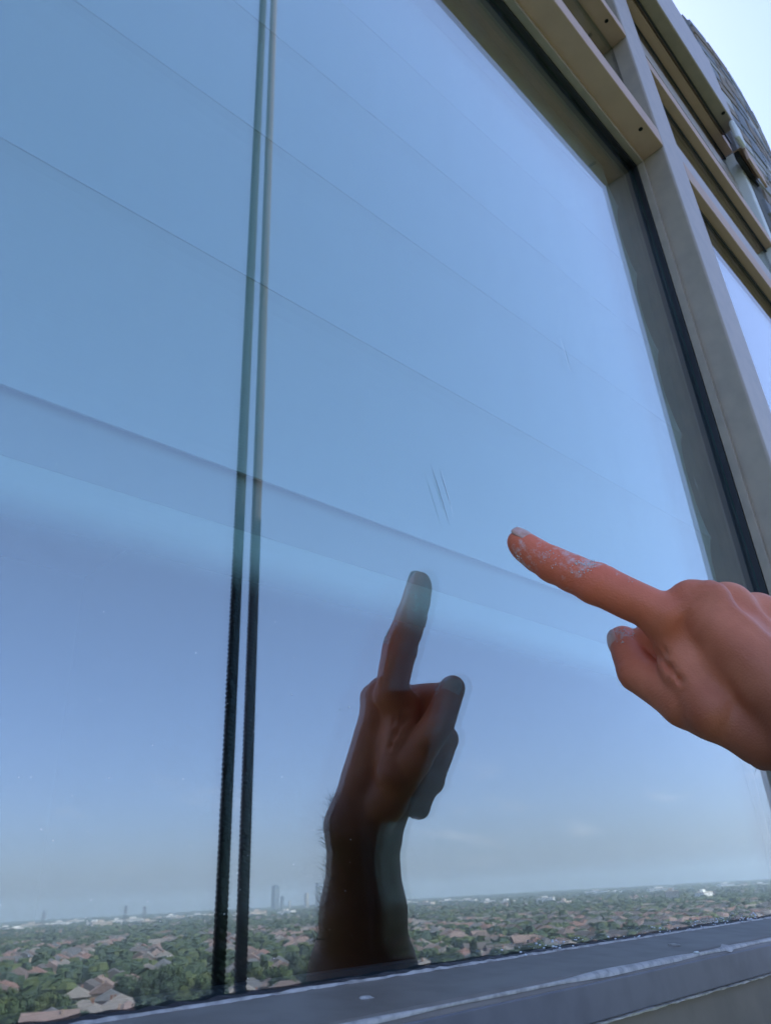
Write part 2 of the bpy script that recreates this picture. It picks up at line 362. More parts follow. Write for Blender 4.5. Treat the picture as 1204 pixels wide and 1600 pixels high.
for x in (bx0, bx1):
    y = by(x); vs += [(x * U, (y - .012) * U, H + .728 * U), (x * U, (y - .012) * U, H + .89 * U), (x * U, (y) * U, H + .89 * U), (x * U, (y) * U, H + .728 * U)]
M_band = mat('denser_blind_fabric', (.68, .65, .67), .8)
mesh_obj('hem_band', vs, [(0, 4, 5, 1), (3, 2, 6, 7), (0, 3, 7, 4), (1, 5, 6, 2), (0, 1, 2, 3), (4, 7, 6, 5)], M_band, bl)
vs = []
for x in (bx0, bx1):
    y = by(x) - .0112; vs += [(x * U, y * U, 0), (x * U, y * U, .158 * U)]
hem = mesh_obj('hem_shade_fade', vs, [(0, 2, 3, 1)], M_hem, bl); hem.location = (0, 0, H + .572 * U)
ubox(XJ - .18, XJ + .012, 1.072, 1.19, ZS, ZH + .02, 'side_channel', mat('dark_side_channel', (.02, .045, .06), .6), bl, 0)

# ------------------------------------------------------------------ ropes hanging beside the cleaner
def rope_mesh(name, x, y, r, pitch, z0, z1, m_, label, fuzz=0):
    vs = []; fs = []; n = 7; st = .004
    k = int((z1 - z0) / st)
    for s in range(3):
        base = len(vs)
        for i in range(k + 1):
            z = z0 + i * st; ph = 2 * math.pi * (z / pitch + s / 3.0)
            cx, cy = x + .32 * r * math.cos(ph), y + .32 * r * math.sin(ph)
            for j in range(n):
                t = 2 * math.pi * j / n
                vs.append((cx + .68 * r * math.cos(t), cy + .68 * r * math.sin(t), z))
        for i in range(k):
            for j in range(n):
                p = base + i * n + j; q = base + i * n + (j + 1) % n; fs.append((p, q, q + n, p + n))
    o = mesh_obj(name, vs, fs, m_, None, True)
    tag(o, label, 'rope', 'ropes of the bosun seat')
    return o
M_rope1 = mat('black_rope_fibre', (.010, .010, .011), .9, bump=(500, .5, .002))
M_rope2 = mat('grey_rope_fibre', (.15, .13, .145), .9, bump=(500, .5, .002))
yr = -3.0
rope_mesh('rope', .683 * (2 - yr) * U, yr * U, .0112, .024, H - 2.5, H + 4.2, M_rope1, 'thick black twisted rope hanging in front of the window, seen reflected')
rope_mesh('rope', .7195 * (2 - yr) * U, yr * U, .0108, .022, H - 2.5, H + 4.2, M_rope2, 'thinner grey twisted rope hanging next to the black one, seen reflected')

# ------------------------------------------------------------------ water, soap and scratches
def glass_pt(u, v, y=1.0):
    d = R @ np.array([u - CX, v - CY, F]); return d * y / d[1]
M_suds = mat('soap_suds', (.80, .84, .86), .25, bump=(1500, .5, .0005))
M_scr = mat('scratch_dark', (.05, .045, .03), .6)
def strip(pts, w, y, name, m_, parent=None):
    vs = []; fs = []
    P = [glass_pt(u, v) for u, v in pts]
    for i, p in enumerate(P):
        q = P[min(i + 1, len(P) - 1)] - P[max(i - 1, 0)]; nrm = np.array([-q[2], 0, q[0]]); nrm /= np.linalg.norm(nrm)
        ww = w * (0.25 + 0.75 * math.sin(math.pi * i / (len(P) - 1))) 
        for sgn in (-1, 1): vs.append(((p[0] + sgn * nrm[0] * ww) * U, y * U, H + (p[2] + sgn * nrm[2] * ww) * U))
    for i in range(len(P) - 1): fs.append((2 * i, 2 * i + 1, 2 * i + 3, 2 * i + 2))
    return mesh_obj(name, vs, fs, m_, parent)
def curve(a, b, n=14, j=.6):
    rr = random.Random(int(a[0] * 7 + b[1])); return [(a[0] + (b[0] - a[0]) * i / n + rr.uniform(-j, j), a[1] + (b[1] - a[1]) * i / n) for i in range(n + 1)]
strip(curve((672, 724), (702, 822)), .0009, .9992, 'scratch', M_scr, win)
strip(curve((689, 735), (708, 808)), .0006, .9992, 'scratch', M_suds, win)
strip(curve((686, 735), (704, 792)), .0008, .9992, 'scratch', M_scr, win)
strip(curve((874, 528), (890, 580)), .0009, .9992, 'scratch', M_suds, win)
strip(curve((879, 532), (893, 586)), .0007, .9992, 'scratch', M_scr, win)
strip(curve((1083, 745), (1089, 765)), .0009, .9992, 'scratch', M_suds, win)
# dried specks and dust on the pane
rk = random.Random(31); vs = []; fs = []
pts_ = [(455, 1085, .0010), (545, 1105, .0012), (440, 1214, .0007), (905, 1320, .0007), (985, 1278, .0007), (865, 1358, .0007)]
for _ in range(170): pts_.append((rk.uniform(0, 1150), 1550 - abs(rk.gauss(0, 420)), rk.choice((.0003, .0004, .0005, .0006))))
for (u, v, r_) in pts_:
    q = glass_pt(u, v)
    if q[2] < -.09: continue
    b0 = len(vs)
    for k in range(6):
        rr_ = r_ * rk.uniform(.6, 1.2); vs.append(((q[0] + 1.4 * rr_ * math.cos(k * 1.047)) * U, .9990 * U, H + (q[2] + rr_ * math.sin(k * 1.047)) * U))
    fs.append(tuple(b0 + k for k in range(6)))
tag(mesh_obj('dried_speck', vs, fs, mat('dried_speck_grey', (.62, .64, .66), .6), win), kind='stuff')
# water lying on the sill edge
def water_strip(name, label, x0, x1, yc, zc, amp, seed, parent):
    rr = random.Random(seed); n = 150; ph = [rr.uniform(0, 6.28) for _ in range(6)]
    vs = []; fs = []
    for i in range(n + 1):
        x = x0 + (x1 - x0) * i / n
        w = amp * (.62 + .25 * math.sin(x * 4.1 + ph[0]) + .18 * math.sin(x * 9.7 + ph[1]) + .10 * math.sin(x * 23 + ph[2])) + (.012 if rr.random() < .03 else 0)
        w = max(w, .004)
        dy, dz = .014, -.0125   # down the chamfer from the sill to the front
        L_ = math.hypot(dy, dz); uy, uz = -dy / L_, dz / L_
        ny, nzz = uz, -uy     # outward normal (towards -y, +z)
        ny, nzz = -abs(uz), abs(uy)
        prof = [(-w * .55, .0006), (-w * .25, .0035), (w * .15, .0045), (w * .45, .0008)]
        for (t, hh) in prof: vs.append((x * U, (yc + uy * t + ny * hh) * U, H + (zc + uz * t + nzz * hh) * U))
    for i in range(n):
        for k in range(3):
            p = i * 4 + k; fs.append((p, p + 1, p + 5, p + 4))
    o = mesh_obj(name, vs, fs, M_wet, parent, True)
    if label: tag(o, label, 'water')
    return o
def blob(vsfs, x, y, z, r, rr, flat=.5):
    vs, fs = vsfs; b0 = len(vs); n = 7
    for i in range(1, 4):
        th = math.pi * i / 4
        for k in range(n):
            ph = 2 * math.pi * k / n; q = r * (1 + rr.uniform(-.25, .25))
            vs.append((x + q * math.sin(th) * math.cos(ph), y + q * math.sin(th) * math.sin(ph) * .8, z + r * math.cos(th) * flat))
    vs.append((x, y, z + r * flat)); vs.append((x, y, z - r * flat))
    for i in range(2):
        for k in range(n): fs.append((b0 + i * n + k, b0 + (i + 1) * n + k, b0 + (i + 1) * n + (k + 1) % n, b0 + i * n + (k + 1) % n))
    for k in range(n): fs.append((b0 + 3 * n, b0 + k, b0 + (k + 1) % n)); fs.append((b0 + 3 * n + 1, b0 + 2 * n + (k + 1) % n, b0 + 2 * n + k))
tag(water_strip('water_film', None, .2, 3.55, YF + .007, -.135, .016, 4, None), 'bright wet line of soapy water along the outer sill edge', 'water')
# suds on the glass foot and drops on the sill
rr = random.Random(9); sf = ([], [])
for i in range(110):
    c = rr.choice([(1.45, .06), (1.95, .05), (2.25, .10), (2.5, .05), (1.7, .3), (2.3, .3)])
    x = rr.gauss(c[0], c[1])
    if .6 < x < 3.4: blob(sf, x * U, .982 * U, H + (-.104 + rr.uniform(-.006, .012)) * U, rr.uniform(.0003, .0009), rr)
tag(mesh_obj('soap_bubbles', sf[0], sf[1], M_suds, None, True), 'tiny white soap bubbles along the foot of the glass', 'suds', kind='stuff')
for i, (u, v, r, lab) in enumerate([(1013, 1474, .0042, 'round grey soap drop on the sill, the widest of the drops'), (1052, 1477, .0032, 'long dark-tailed soap drop on the sill'), (1158, 1452, .0026, 'pale upright soap drop on the sill near the right edge'),
        (989, 1477, .0018, 'small soap drop left of the widest drop on the sill'), (997, 1468, .0022, 'slim soap drop just left of the widest drop'), (1087, 1488, .0016, 'faint little soap drop over the wet line'), (570, 1560, .0028, 'flat pale soap smear on the sill below the reflected arm')]):
    d = R @ np.array([u - CX, v - CY, F]); t = -.122 / d[2]; p = d * t
    s2 = ([], []); blob(s2, 0, 0, 0, r, rr, .28)
    o = mesh_obj('soap_drop', s2[0], s2[1], M_suds if i in (2, 3, 4, 5) else M_wet, None, True); o.location = (p[0] * U, p[1] * U, H + p[2] * U)
    if i in (1, 4, 2): o.scale = (.5, 1.3, 1)
    tag(o, lab, 'soap drop', 'soap drops on the sill')

# ------------------------------------------------------------------ the cleaner's right hand and arm (one continuous skin)
def unit_(v): v = np.array(v, float); return v / np.linalg.norm(v)
def lerp(a, b, t): return np.array(a) + (np.array(b) - np.array(a)) * t
A_ = unit_((-.19, .465, .876)); P_ = unit_((.23, .87, -.41)); UL = unit_((.958, -.282, -.056))
T0 = np.array((1.356, .853, .717)); T1 = np.array((1.383, .792, .647)); T2 = np.array((1.414, .716, .586)); T3 = np.array((1.512, .556, .512))
K2 = T3 + .098 * UL + .004 * A_; K3 = T3 + .188 * UL - .002 * A_; K4 = T3 + .268 * UL - .062 * A_
Wr = np.array((1.592, .372, .184)); EL = Wr + 1.25 * unit_((.34, -.40, -.85))
def tri_(a, um):
    s = (a[1] - 1480) / (a[0] + 750.0); b = (um, 1480 + s * (um + 750))
    da = R @ np.array([a[0] - CX, a[1] - CY, F]); db = R @ np.array([b[0] - CX, b[1] - CY, F])
    M = np.array([[da[0], -db[0]], [-da[1], -db[1]], [da[2], -db[2]]]); s, *_ = np.linalg.lstsq(M, np.array([0, -2.0, 0]), rcond=None)
    return s[0] * da
PM = tri_((1014, 1002), 700); PR = tri_((1064, 1072), 704); PP = tri_((1124, 1128), 682)
TM = tri_((1040, 963), 619)
TH0 = tri_((973, 1001), 717); TH1 = tri_((995, 1050), 697); TH2 = tri_((1068, 1098), 655); TH3 = tri_((1195, 1150), 612)
DM = PM - .135 * A_ - .02 * P_ ; DR = PR - .125 * A_ - .02 * P_; DP = PP - .095 * A_ - .02 * P_
prims = []   # (a, b, ra, rb, k)
def cone(a, b, ra, rb, k=.02): prims.append((np.array(a, float), np.array(b, float), ra, rb, k))
wu = UL * .055
# palm and back of the hand
cone(T3 - .012 * P_ * 0, Wr - wu * .9, .052, .078, .035)
cone(K2, Wr - wu * .2, .052, .078, .035)
cone(K3, Wr + wu * .5, .050, .076, .035)
cone(K4, Wr + wu * 1.1, .045, .074, .035)
cone(lerp(T3, Wr, .35) + P_ * .035, lerp(K4, Wr, .35) + P_ * .035, .05, .045, .04)
cone(lerp(T3, Wr, .65) + P_ * .035, lerp(K4, Wr, .7) + P_ * .04, .055, .05, .04)
# knuckle bosses
cone(T3 - A_ * .018 - P_ * .033, T3 - A_ * .034 - P_ * .024, .0415, .042, .012)
for q, r_ in ((K2, .044), (K3, .041), (K4, .037)): cone(q - P_ * .014, q - P_ * .0145, r_ + .006, r_ + .006, .030)
# extensor tendons
for q, t_ in ((T3, -.8), (K2, -.1), (K3, .5)): cone(q - P_ * .040, lerp(q, Wr + wu * t_, .8) - P_ * .062, .012, .008, .016)
# index finger
cone(T3, TM, .042, .0400, .014); cone(TM, T2, .0445, .0455, .014); cone(T2, lerp(T2, T1, .55), .0455, .0405, .012); cone(lerp(T2, T1, .55), T1, .0405, .0395, .012); cone(T1, T0, .0395, .0305, .012)
cone(lerp(T1, T0, .45) + P_ * .007, lerp(T1, T0, .8) + P_ * .006, .034, .030, .012)   # finger pad
# curled fingers
NF = len(prims)
for K, Pq, Dq, r_ in ((K2, PM, DM, .043), (K3, PR, DR, .041), (K4, PP, DP, .036)):
    cone(K, Pq, r_ + .003, r_ - .002, .010); cone(Pq, Dq, r_ - .003, r_ - .007, .005); cone(Dq, Dq - P_ * .085 - A_ * .01, r_ - .006, r_ - .01, .008)
# web between thumb and index
W0 = tri_((1040, 985), 640); W1 = tri_((1075, 1050), 640); W2 = tri_((1110, 1110), 628)
cone(W0, W1, .040, .050, .03); cone(W1, W2, .050, .055, .03); cone(lerp(T3, T2, .08) + P_ * .022, W1, .034, .045, .02)
cone(lerp(T3, Wr, .30) - UL * .012 + P_ * .01, lerp(TH2, TH3, .35), .036, .034, .03)
# thumb
NT = len(prims)
cone(TH1, TH0, .0430, .0350, .006); cone(TH2, TH1, .047, .0430, .006); cone(TH3, TH2, .054, .049, .012); cone(Wr - wu * .5, TH3, .072, .054, .03)
# wrist, forearm, upper arm
NA = len(prims)
E0 = lerp(Wr, EL, .2); E1 = lerp(Wr, EL, .36); E2 = lerp(Wr, EL, .6)
for s_, dr in ((-1, 0), (1, 0)):
    cone(Wr + wu * s_ * .8, E0 + wu * s_ * .9, .078, .090, .04); cone(E0 + wu * s_ * .9, E1 + wu * s_ * .9, .090, .128, .05); cone(E1 + wu * s_ * .9, E2 + wu * s_ * .8, .128, .150, .05); cone(E2 + wu * s_ * .8, EL, .150, .140, .05)
SH = np.array((2.34, -1.25, -.72)); cone(EL, lerp(EL, SH, .75), .15, .18, .06)

def sdf(Pt, sel=None):
    d = None
    for (a, b, ra, rb, k) in prims:
        ab = b - a; L2 = ab.dot(ab)
        ap = Pt - a; t = np.clip(ap @ ab / L2, 0, 1)
        q = ap - t[:, None] * ab
        di = np.sqrt((q * q).sum(1)) - (ra + (rb - ra) * t)
        if d is None: d = di
        else:
            h = np.clip(.5 + .5 * (d - di) / k, 0, 1)
            d = d * (1 - h) + di * h - k * h * (1 - h)
    return d
def creases(Pt, d):
    """knuckle wrinkles, nail fold, small skin relief"""
    def groove(d, c, axis, side, offs, w, depth, ext):
        v = Pt - c; s = v @ axis; f = v @ side
        for o_ in offs:
            wob = .0025 * np.sin(f * 90 + o_ * 700) + .0015 * np.sin((v @ np.cross(axis, side)) * 160 + o_ * 300)
            g = np.exp(-((s - o_ + wob) / w) ** 2) * np.exp(-(np.maximum(0, np.sqrt((v * v).sum(1)) - ext) / (.3 * ext)) ** 2)
            d = d + depth * g * np.clip((f + .02) / .03, 0, 1)
        return d
    fa = unit_(T1 - T2); dor = unit_(-P_ - fa * (-P_).dot(fa))
    d = groove(d, T2, unit_(T1 - T3), dor, (-.018, -.009, 0, .008, .017), .0026, .0020, .055)
    d = groove(d, T1, unit_(T0 - T2), dor, (-.006, 0, .006), .002, .0014, .045)
    d = groove(d, T1, unit_(T0 - T2), -dor, (0,), .003, .002, .045)
    ta = unit_(TH0 - TH1); td = unit_(np.array((-.6, .75, .1)) - ta * np.array((-.6, .75, .1)).dot(ta))
    d = groove(d, TH1, ta, td, (-.01, -.003, .005, .012), .0026, .0018, .05)
    # folds of the web between thumb and index, seen from the camera
    fc = tri_((1046, 1046), 640); view = unit_(fc)
    wdir = unit_(lerp(T3, Wr, .5) - TH1); wd2 = np.cross(wdir, view)
    vv = Pt - fc; rad = np.sqrt((vv * vv).sum(1))
    ca = R @ np.array([.62, .78, 0]); cb = R @ np.array([.78, -.62, 0])
    sa, sb = vv @ ca, vv @ cb
    for o_, w_, dp in ((0.02, .0035, .0012),):
        d = d + dp * np.exp(-((sb - o_ + .25 * sa * sa * 8 + .002 * np.sin(sa * 120 + o_ * 500)) / w_) ** 2) * np.exp(-(sa / .055) ** 2) * np.exp(-(np.maximum(0, rad - .09) / .02) ** 2)
    d = groove(d, T3 - A_ * .01, A_, unit_(-P_ - UL * .3), (-.035, -.02, -.006, .010, .026), .0035, .0016, .06)
    for (pa, pb, dp, w_) in (((978, 968), (1000, 992), .010, .005), ((996, 986), (1026, 1022), .016, .0065), ((1014, 1008), (1052, 1052), .018, .0065), ((1044, 1042), (1072, 1074), .012, .006), ((1030, 1000), (1044, 1030), .006, .0035), ((1044, 1012), (1060, 1046), .005, .0035), ((1034, 1030), (1052, 1018), .0035, .003), ((1046, 1046), (1066, 1032), .0035, .003), ((1058, 1062), (1082, 1052), .003, .003), ((1062, 1070), (1078, 1092), .006, .005), ((1060, 1000), (1110, 985), .0016, .0035), ((1052, 985), (1098, 962), .0013, .003), ((1075, 1030), (1125, 1030), .0012, .0035), ((985, 1030), (1010, 1005), .0015, .003), ((975, 1050), (1003, 1022), .0014, .003), ((1085, 1075), (1150, 1100), .0012, .004), ((1128, 938), (1196, 985), -.0035, .010), ((1110, 1000), (1200, 1050), -.003, .011), ((1150, 965), (1120, 1010), -.0025, .009), ((1115, 925), (1140, 950), .0012, .003), ((1100, 915), (1122, 945), .0012, .003)):
        qa, qb = tri_(pa, 630), tri_(pb, 625); rdir = unit_((qa + qb) / 2); ab = qb - qa; v = Pt - qa; t = np.clip((v @ ab) / ab.dot(ab), 0, 1); e = v - t[:, None] * ab; e = e - (e @ rdir)[:, None] * rdir
        s_ = np.sqrt((e * e).sum(1)) + .002 * np.sin(t * 9 + dp * 4000)
        d = d + dp * np.exp(-(s_ / w_) ** 2) * np.sin(np.pi * np.clip(t, .02, .98))
    # broad undulation and fine cross-hatch of the skin
    d = d + .0012 * np.sin(Pt[:, 0] * 47 + 3 * np.sin(Pt[:, 2] * 21)) * np.sin(Pt[:, 1] * 39 + 1.3) * np.sin(Pt[:, 2] * 43)
    return d
def surface_nets(lo, hi, h, fn):
    nx, ny, nz_ = [int(math.ceil((hi[i] - lo[i]) / h)) + 1 for i in range(3)]
    B = 8; gx, gy, gz = [(-(-v // B)) for v in (nx, ny, nz_)]
    nx, ny, nz_ = gx * B, gy * B, gz * B
    cc = np.stack(np.meshgrid(*[np.arange(g) for g in (gx, gy, gz)], indexing='ij'), -1).reshape(-1, 3)
    ctr = (cc * B + (B - 1) / 2) * h + lo
    dc = sdf(ctr)
    D = np.repeat(np.repeat(np.repeat(dc.reshape(gx, gy, gz), B, 0), B, 1), B, 2).astype(np.float32)
    act = cc[np.abs(dc) < B * h * .87 + 2 * h + .02]
    off = np.stack(np.meshgrid(*[np.arange(B)] * 3, indexing='ij'), -1).reshape(-1, 3)
    for i in range(0, len(act), 400):
        idx = (act[i:i + 400, None] * B + off[None]).reshape(-1, 3); p = idx * h + lo
        D[idx[:, 0], idx[:, 1], idx[:, 2]] = fn(p)
    s = D < 0
    c8 = [s[dx:nx - 1 + dx, dy:ny - 1 + dy, dz:nz_ - 1 + dz] for dx in (0, 1) for dy in (0, 1) for dz in (0, 1)]
    anyv = np.logical_or.reduce(c8); allv = np.logical_and.reduce(c8); cell = anyv & ~allv
    ci = np.argwhere(cell); vid = -np.ones(cell.shape, np.int64); vid[cell] = np.arange(len(ci))
    acc = np.zeros((len(ci), 3)); cnt = np.zeros(len(ci))
    for ax in range(3):
        o1, o2 = [q for q in range(3) if q != ax]
        for i in (0, 1):
            for j in (0, 1):
                a = ci.copy(); a[:, o1] += i; a[:, o2] += j; b_ = a.copy(); b_[:, ax] += 1
                da = D[a[:, 0], a[:, 1], a[:, 2]]; db = D[b_[:, 0], b_[:, 1], b_[:, 2]]
                cr_ = (da < 0) != (db < 0); t = np.where(cr_, da / np.where(cr_, da - db, 1), 0)
                p = a.astype(float); p[:, ax] += t; acc[cr_] += p[cr_]; cnt[cr_] += 1
    V_ = acc / cnt[:, None] * h + lo
    Fs = []
    for ax in range(3):
        o1, o2 = (ax + 1) % 3, (ax + 2) % 3
        sl0 = [slice(None)] * 3; sl1 = [slice(None)] * 3; sl0[ax] = slice(0, -1); sl1[ax] = slice(1, None)
        ch = s[tuple(sl0)] != s[tuple(sl1)]
        e_ = np.argwhere(ch); e_ = e_[(e_[:, o1] > 0) & (e_[:, o2] > 0) & (e_[:, o1] < D.shape[o1] - 1) & (e_[:, o2] < D.shape[o2] - 1)]
        inside = s[e_[:, 0], e_[:, 1], e_[:, 2]]
        q = []
        for (i, j) in ((-1, -1), (0, -1), (0, 0), (-1, 0)):
            g = e_.copy(); g[:, o1] += i; g[:, o2] += j; q.append(vid[g[:, 0], g[:, 1], g[:, 2]])
        q = np.stack(q, 1); q[~inside] = q[~inside][:, ::-1]; Fs.append(q)
    return V_, np.concatenate(Fs)
lo_ = np.array((1.25, -1.35, -1.05)); hi_ = np.array((2.62, .98, .84))
HS = .0052
SV, SF = surface_nets(lo_, hi_, HS, lambda p: creases(p, sdf(p)))
def np_mesh(name, V_, F_, mats, parent, smooth=True):
    me = bpy.data.meshes.new(name); me.vertices.add(len(V_)); me.vertices.foreach_set('co', (V_ * U + np.array((0, 0, H))).astype(np.float32).ravel())
    nf = len(F_); k = F_.shape[1]; me.loops.add(nf * k); me.polygons.add(nf)
    me.loops.foreach_set('vertex_index', F_.astype(np.int32).ravel()); me.polygons.foreach_set('loop_start', np.arange(0, nf * k, k, dtype=np.int32))
    me.polygons.foreach_set('use_smooth', [smooth] * nf)
    me.materials.append(mats); me.update(calc_edges=True); me.validate()
    o = bpy.data.objects.new(name, me); COL.objects.link(o); o.parent = parent
    return o
M_skin = bpy.data.materials.new('skin'); M_skin.use_nodes = True; n_ = M_skin.node_tree; bs = n_.nodes['Principled BSDF']
bs.inputs['Roughness'].default_value = .48; bs.inputs['Subsurface Weight'].default_value = .12; bs.inputs['Subsurface Radius'].default_value = (1, .3, .15); bs.inputs['Subsurface Scale'].default_value = .004
bs.inputs['Specular IOR Level'].default_value = .42
tcn = n_.nodes.new('ShaderNodeTexCoord'); l = n_.links.new
def nnoise(sc, det=4):
    t = n_.nodes.new('ShaderNodeTexNoise'); t.inputs['Scale'].default_value = sc; t.inputs['Detail'].default_value = det; l(tcn.outputs['Object'], t.inputs['Vector']); return t
t1 = nnoise(38); r1 = n_.nodes.new('ShaderNodeValToRGB'); r1.color_ramp.elements[0].position = .3; r1.color_ramp.elements[0].color = (.52, .13, .058, 1); r1.color_ramp.elements[1].position = .7; r1.color_ramp.elements[1].color = (.78, .245, .125, 1)
l(t1.outputs[0], r1.inputs[0])
# redder finger towards the tip
vd = n_.nodes.new('ShaderNodeVectorMath'); vd.operation = 'DISTANCE'; vd.inputs[1].default_value = tuple(T1 * U + np.array((0, 0, H)))
l(tcn.outputs['Object'], vd.inputs[0]); mr = n_.nodes.new('ShaderNodeMapRange'); mr.inputs['From Min'].default_value = .02; mr.inputs['From Max'].default_value = .075; mr.inputs['To Min'].default_value = .75; mr.inputs['To Max'].default_value = 0
l(vd.outputs['Value'], mr.inputs['Value'])
mx = n_.nodes.new('ShaderNodeMix'); mx.data_type = 'RGBA'; mx.inputs[7].default_value = (.88, .175, .085, 1); l(mr.outputs[0], mx.inputs[0]); l(r1.outputs[0], mx.inputs[6])
# shade on the lower hand and forearm put into the skin colour
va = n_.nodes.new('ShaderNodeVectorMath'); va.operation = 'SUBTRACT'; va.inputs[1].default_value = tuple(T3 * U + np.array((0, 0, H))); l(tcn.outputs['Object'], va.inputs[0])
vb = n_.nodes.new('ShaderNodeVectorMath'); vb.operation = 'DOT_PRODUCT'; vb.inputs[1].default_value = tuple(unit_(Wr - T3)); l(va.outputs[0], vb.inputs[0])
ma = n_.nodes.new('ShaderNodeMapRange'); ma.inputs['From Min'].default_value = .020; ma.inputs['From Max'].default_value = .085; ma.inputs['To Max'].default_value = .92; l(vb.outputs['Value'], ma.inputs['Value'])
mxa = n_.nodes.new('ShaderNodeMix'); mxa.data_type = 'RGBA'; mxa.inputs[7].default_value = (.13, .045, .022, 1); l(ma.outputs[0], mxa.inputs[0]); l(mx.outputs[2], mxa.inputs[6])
# chalky film of dried soap on the fingers
tn1 = nnoise(260, 8); tn1.inputs['Roughness'].default_value = .7
def near_mask(c, r0, r1, pw):
    q = n_.nodes.new('ShaderNodeVectorMath'); q.operation = 'DISTANCE'; q.inputs[1].default_value = tuple(c * U + np.array((0, 0, H))); l(tcn.outputs['Object'], q.inputs[0])
    w = n_.nodes.new('ShaderNodeMapRange'); w.interpolation_type = 'SMOOTHSTEP'; w.inputs['From Min'].default_value = r0; w.inputs['From Max'].default_value = r1; w.inputs['To Min'].default_value = pw; w.inputs['To Max'].default_value = 0; l(q.outputs['Value'], w.inputs['Value']); return w.outputs[0]
last_m = None
for (u_, v_, um_, r0_, r1_, pw_) in ((912, 884, 636, .003, .011, .30), (858, 870, 654, .002, .009, .22), (838, 866, 658, .001, .006, .18), (812, 872, 662, .001, .006, .24), (985, 912, 620, .001, .008, .14), (966, 985, 716, .002, .010, .28), (985, 995, 712, .001, .006, .22), (905, 905, 640, .001, .008, .15)):
    o_ = near_mask(tri_((u_, v_), um_), r0_ + .007, r1_ + .007, pw_)
    if last_m is None: last_m = o_
    else:
        mxm = n_.nodes.new('ShaderNodeMath'); mxm.operation = 'MAXIMUM'; l(last_m, mxm.inputs[0]); l(o_, mxm.inputs[1]); last_m = mxm.outputs[0]
sm = n_.nodes.new('ShaderNodeMath'); l(last_m, sm.inputs[0]); l(tn1.outputs[0], sm.inputs[1])
cm = n_.nodes.new('ShaderNodeMapRange'); cm.inputs['From Min'].default_value = .735; cm.inputs['From Max'].default_value = .93; cm.inputs['To Max'].default_value = .62; l(sm.outputs[0], cm.inputs['Value'])
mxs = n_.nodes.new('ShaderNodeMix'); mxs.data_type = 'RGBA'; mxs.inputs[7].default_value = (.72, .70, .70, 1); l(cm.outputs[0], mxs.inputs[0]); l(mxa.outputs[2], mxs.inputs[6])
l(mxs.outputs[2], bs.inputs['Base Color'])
t2 = nnoise(900, 3); t3 = n_.nodes.new('ShaderNodeTexVoronoi'); t3.inputs['Scale'].default_value = 1100; l(tcn.outputs['Object'], t3.inputs['Vector'])
ad = n_.nodes.new('ShaderNodeMath'); l(t2.outputs[0], ad.inputs[0]); l(t3.outputs[0], ad.inputs[1])
bp = n_.nodes.new('ShaderNodeBump'); bp.inputs['Strength'].default_value = .28; bp.inputs['Distance'].default_value = .0005; l(ad.outputs[0], bp.inputs['Height']); l(bp.outputs[0], bs.inputs['Normal'])
person = tag(empty('person', (0, 0, 0)), 'bare right arm reaching in with index finger pointing at the scratched glass', 'person')
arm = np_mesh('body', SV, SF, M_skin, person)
# nails
M_nail = mat('fingernail', (.66, .32, .24), .3, noise=(300, (.74, .42, .34), .4, .6)); M_nail.node_tree.nodes['Principled BSDF'].inputs['Subsurface Weight'].default_value = .1
def nail(c, ax, nrm, ln, wd, rad):
    ax = unit_(ax); nrm = unit_(nrm - ax * nrm.dot(ax)); sd_ = np.cross(ax, nrm); nu, nv = 12, 12; vs = []
    for i in range(nu + 1):
        for j in range(nv + 1):
            s = -1 + 2 * i / nu; t = -1 + 2 * j / nv
            # superellipse outline
            w = wd * (1 - .55 * max(0, -s) ** 4 - .25 * max(0, s) ** 6)
            a = t * w / rad
            vs.append(c + ax * (s * ln) + sd_ * rad * math.sin(a) + nrm * (rad * (math.cos(a) - 1) - .0045 * s * s * (1 if s > 0 else 2.0)))
    top = np.array(vs); bot = top - nrm * .004
    N1 = nv + 1; fs = []
    for i in range(nu):
        for j in range(nv):
            p = i * N1 + j; fs.append((p, p + 1, p + N1 + 1, p + N1)); q = p + len(top); fs.append((q, q + N1, q + N1 + 1, q + 1))
    rim = [i * N1 for i in range(nu + 1)] + [nu * N1 + j for j in range(1, N1)] + [i * N1 + nv for i in range(nu - 1, -1, -1)] + [j for j in range(nv - 1, 0, -1)]
    for a, b_ in zip(rim, rim[1:] + rim[:1]): fs.append((a, b_, b_ + len(top), a + len(top)))
    return np_mesh('fingernail', np.concatenate([top, bot]), np.array(fs), M_nail, person)
fa = unit_(T0 - T1); dn = unit_(-P_ - fa * (-P_).dot(fa))
def project_out(c, d_):
    lo2, hi2 = 0, .08
    for _ in range(30):
        mid = (lo2 + hi2) / 2
        if sdf((c + d_ * mid)[None])[0] < 0: lo2 = mid
        else: hi2 = mid
    return c + d_ * lo2
nail(project_out(lerp(T1, T0, .93), dn) + dn * .0015 , fa, dn, .031, .026, .033)
ta = unit_(TH0 - TH1); td = np.array((-.62, .75, .25)); td = unit_(td - ta * td.dot(ta))
nail(project_out(lerp(TH1, TH0, .9), td) + td * .0015, ta, td, .028, .027, .036)
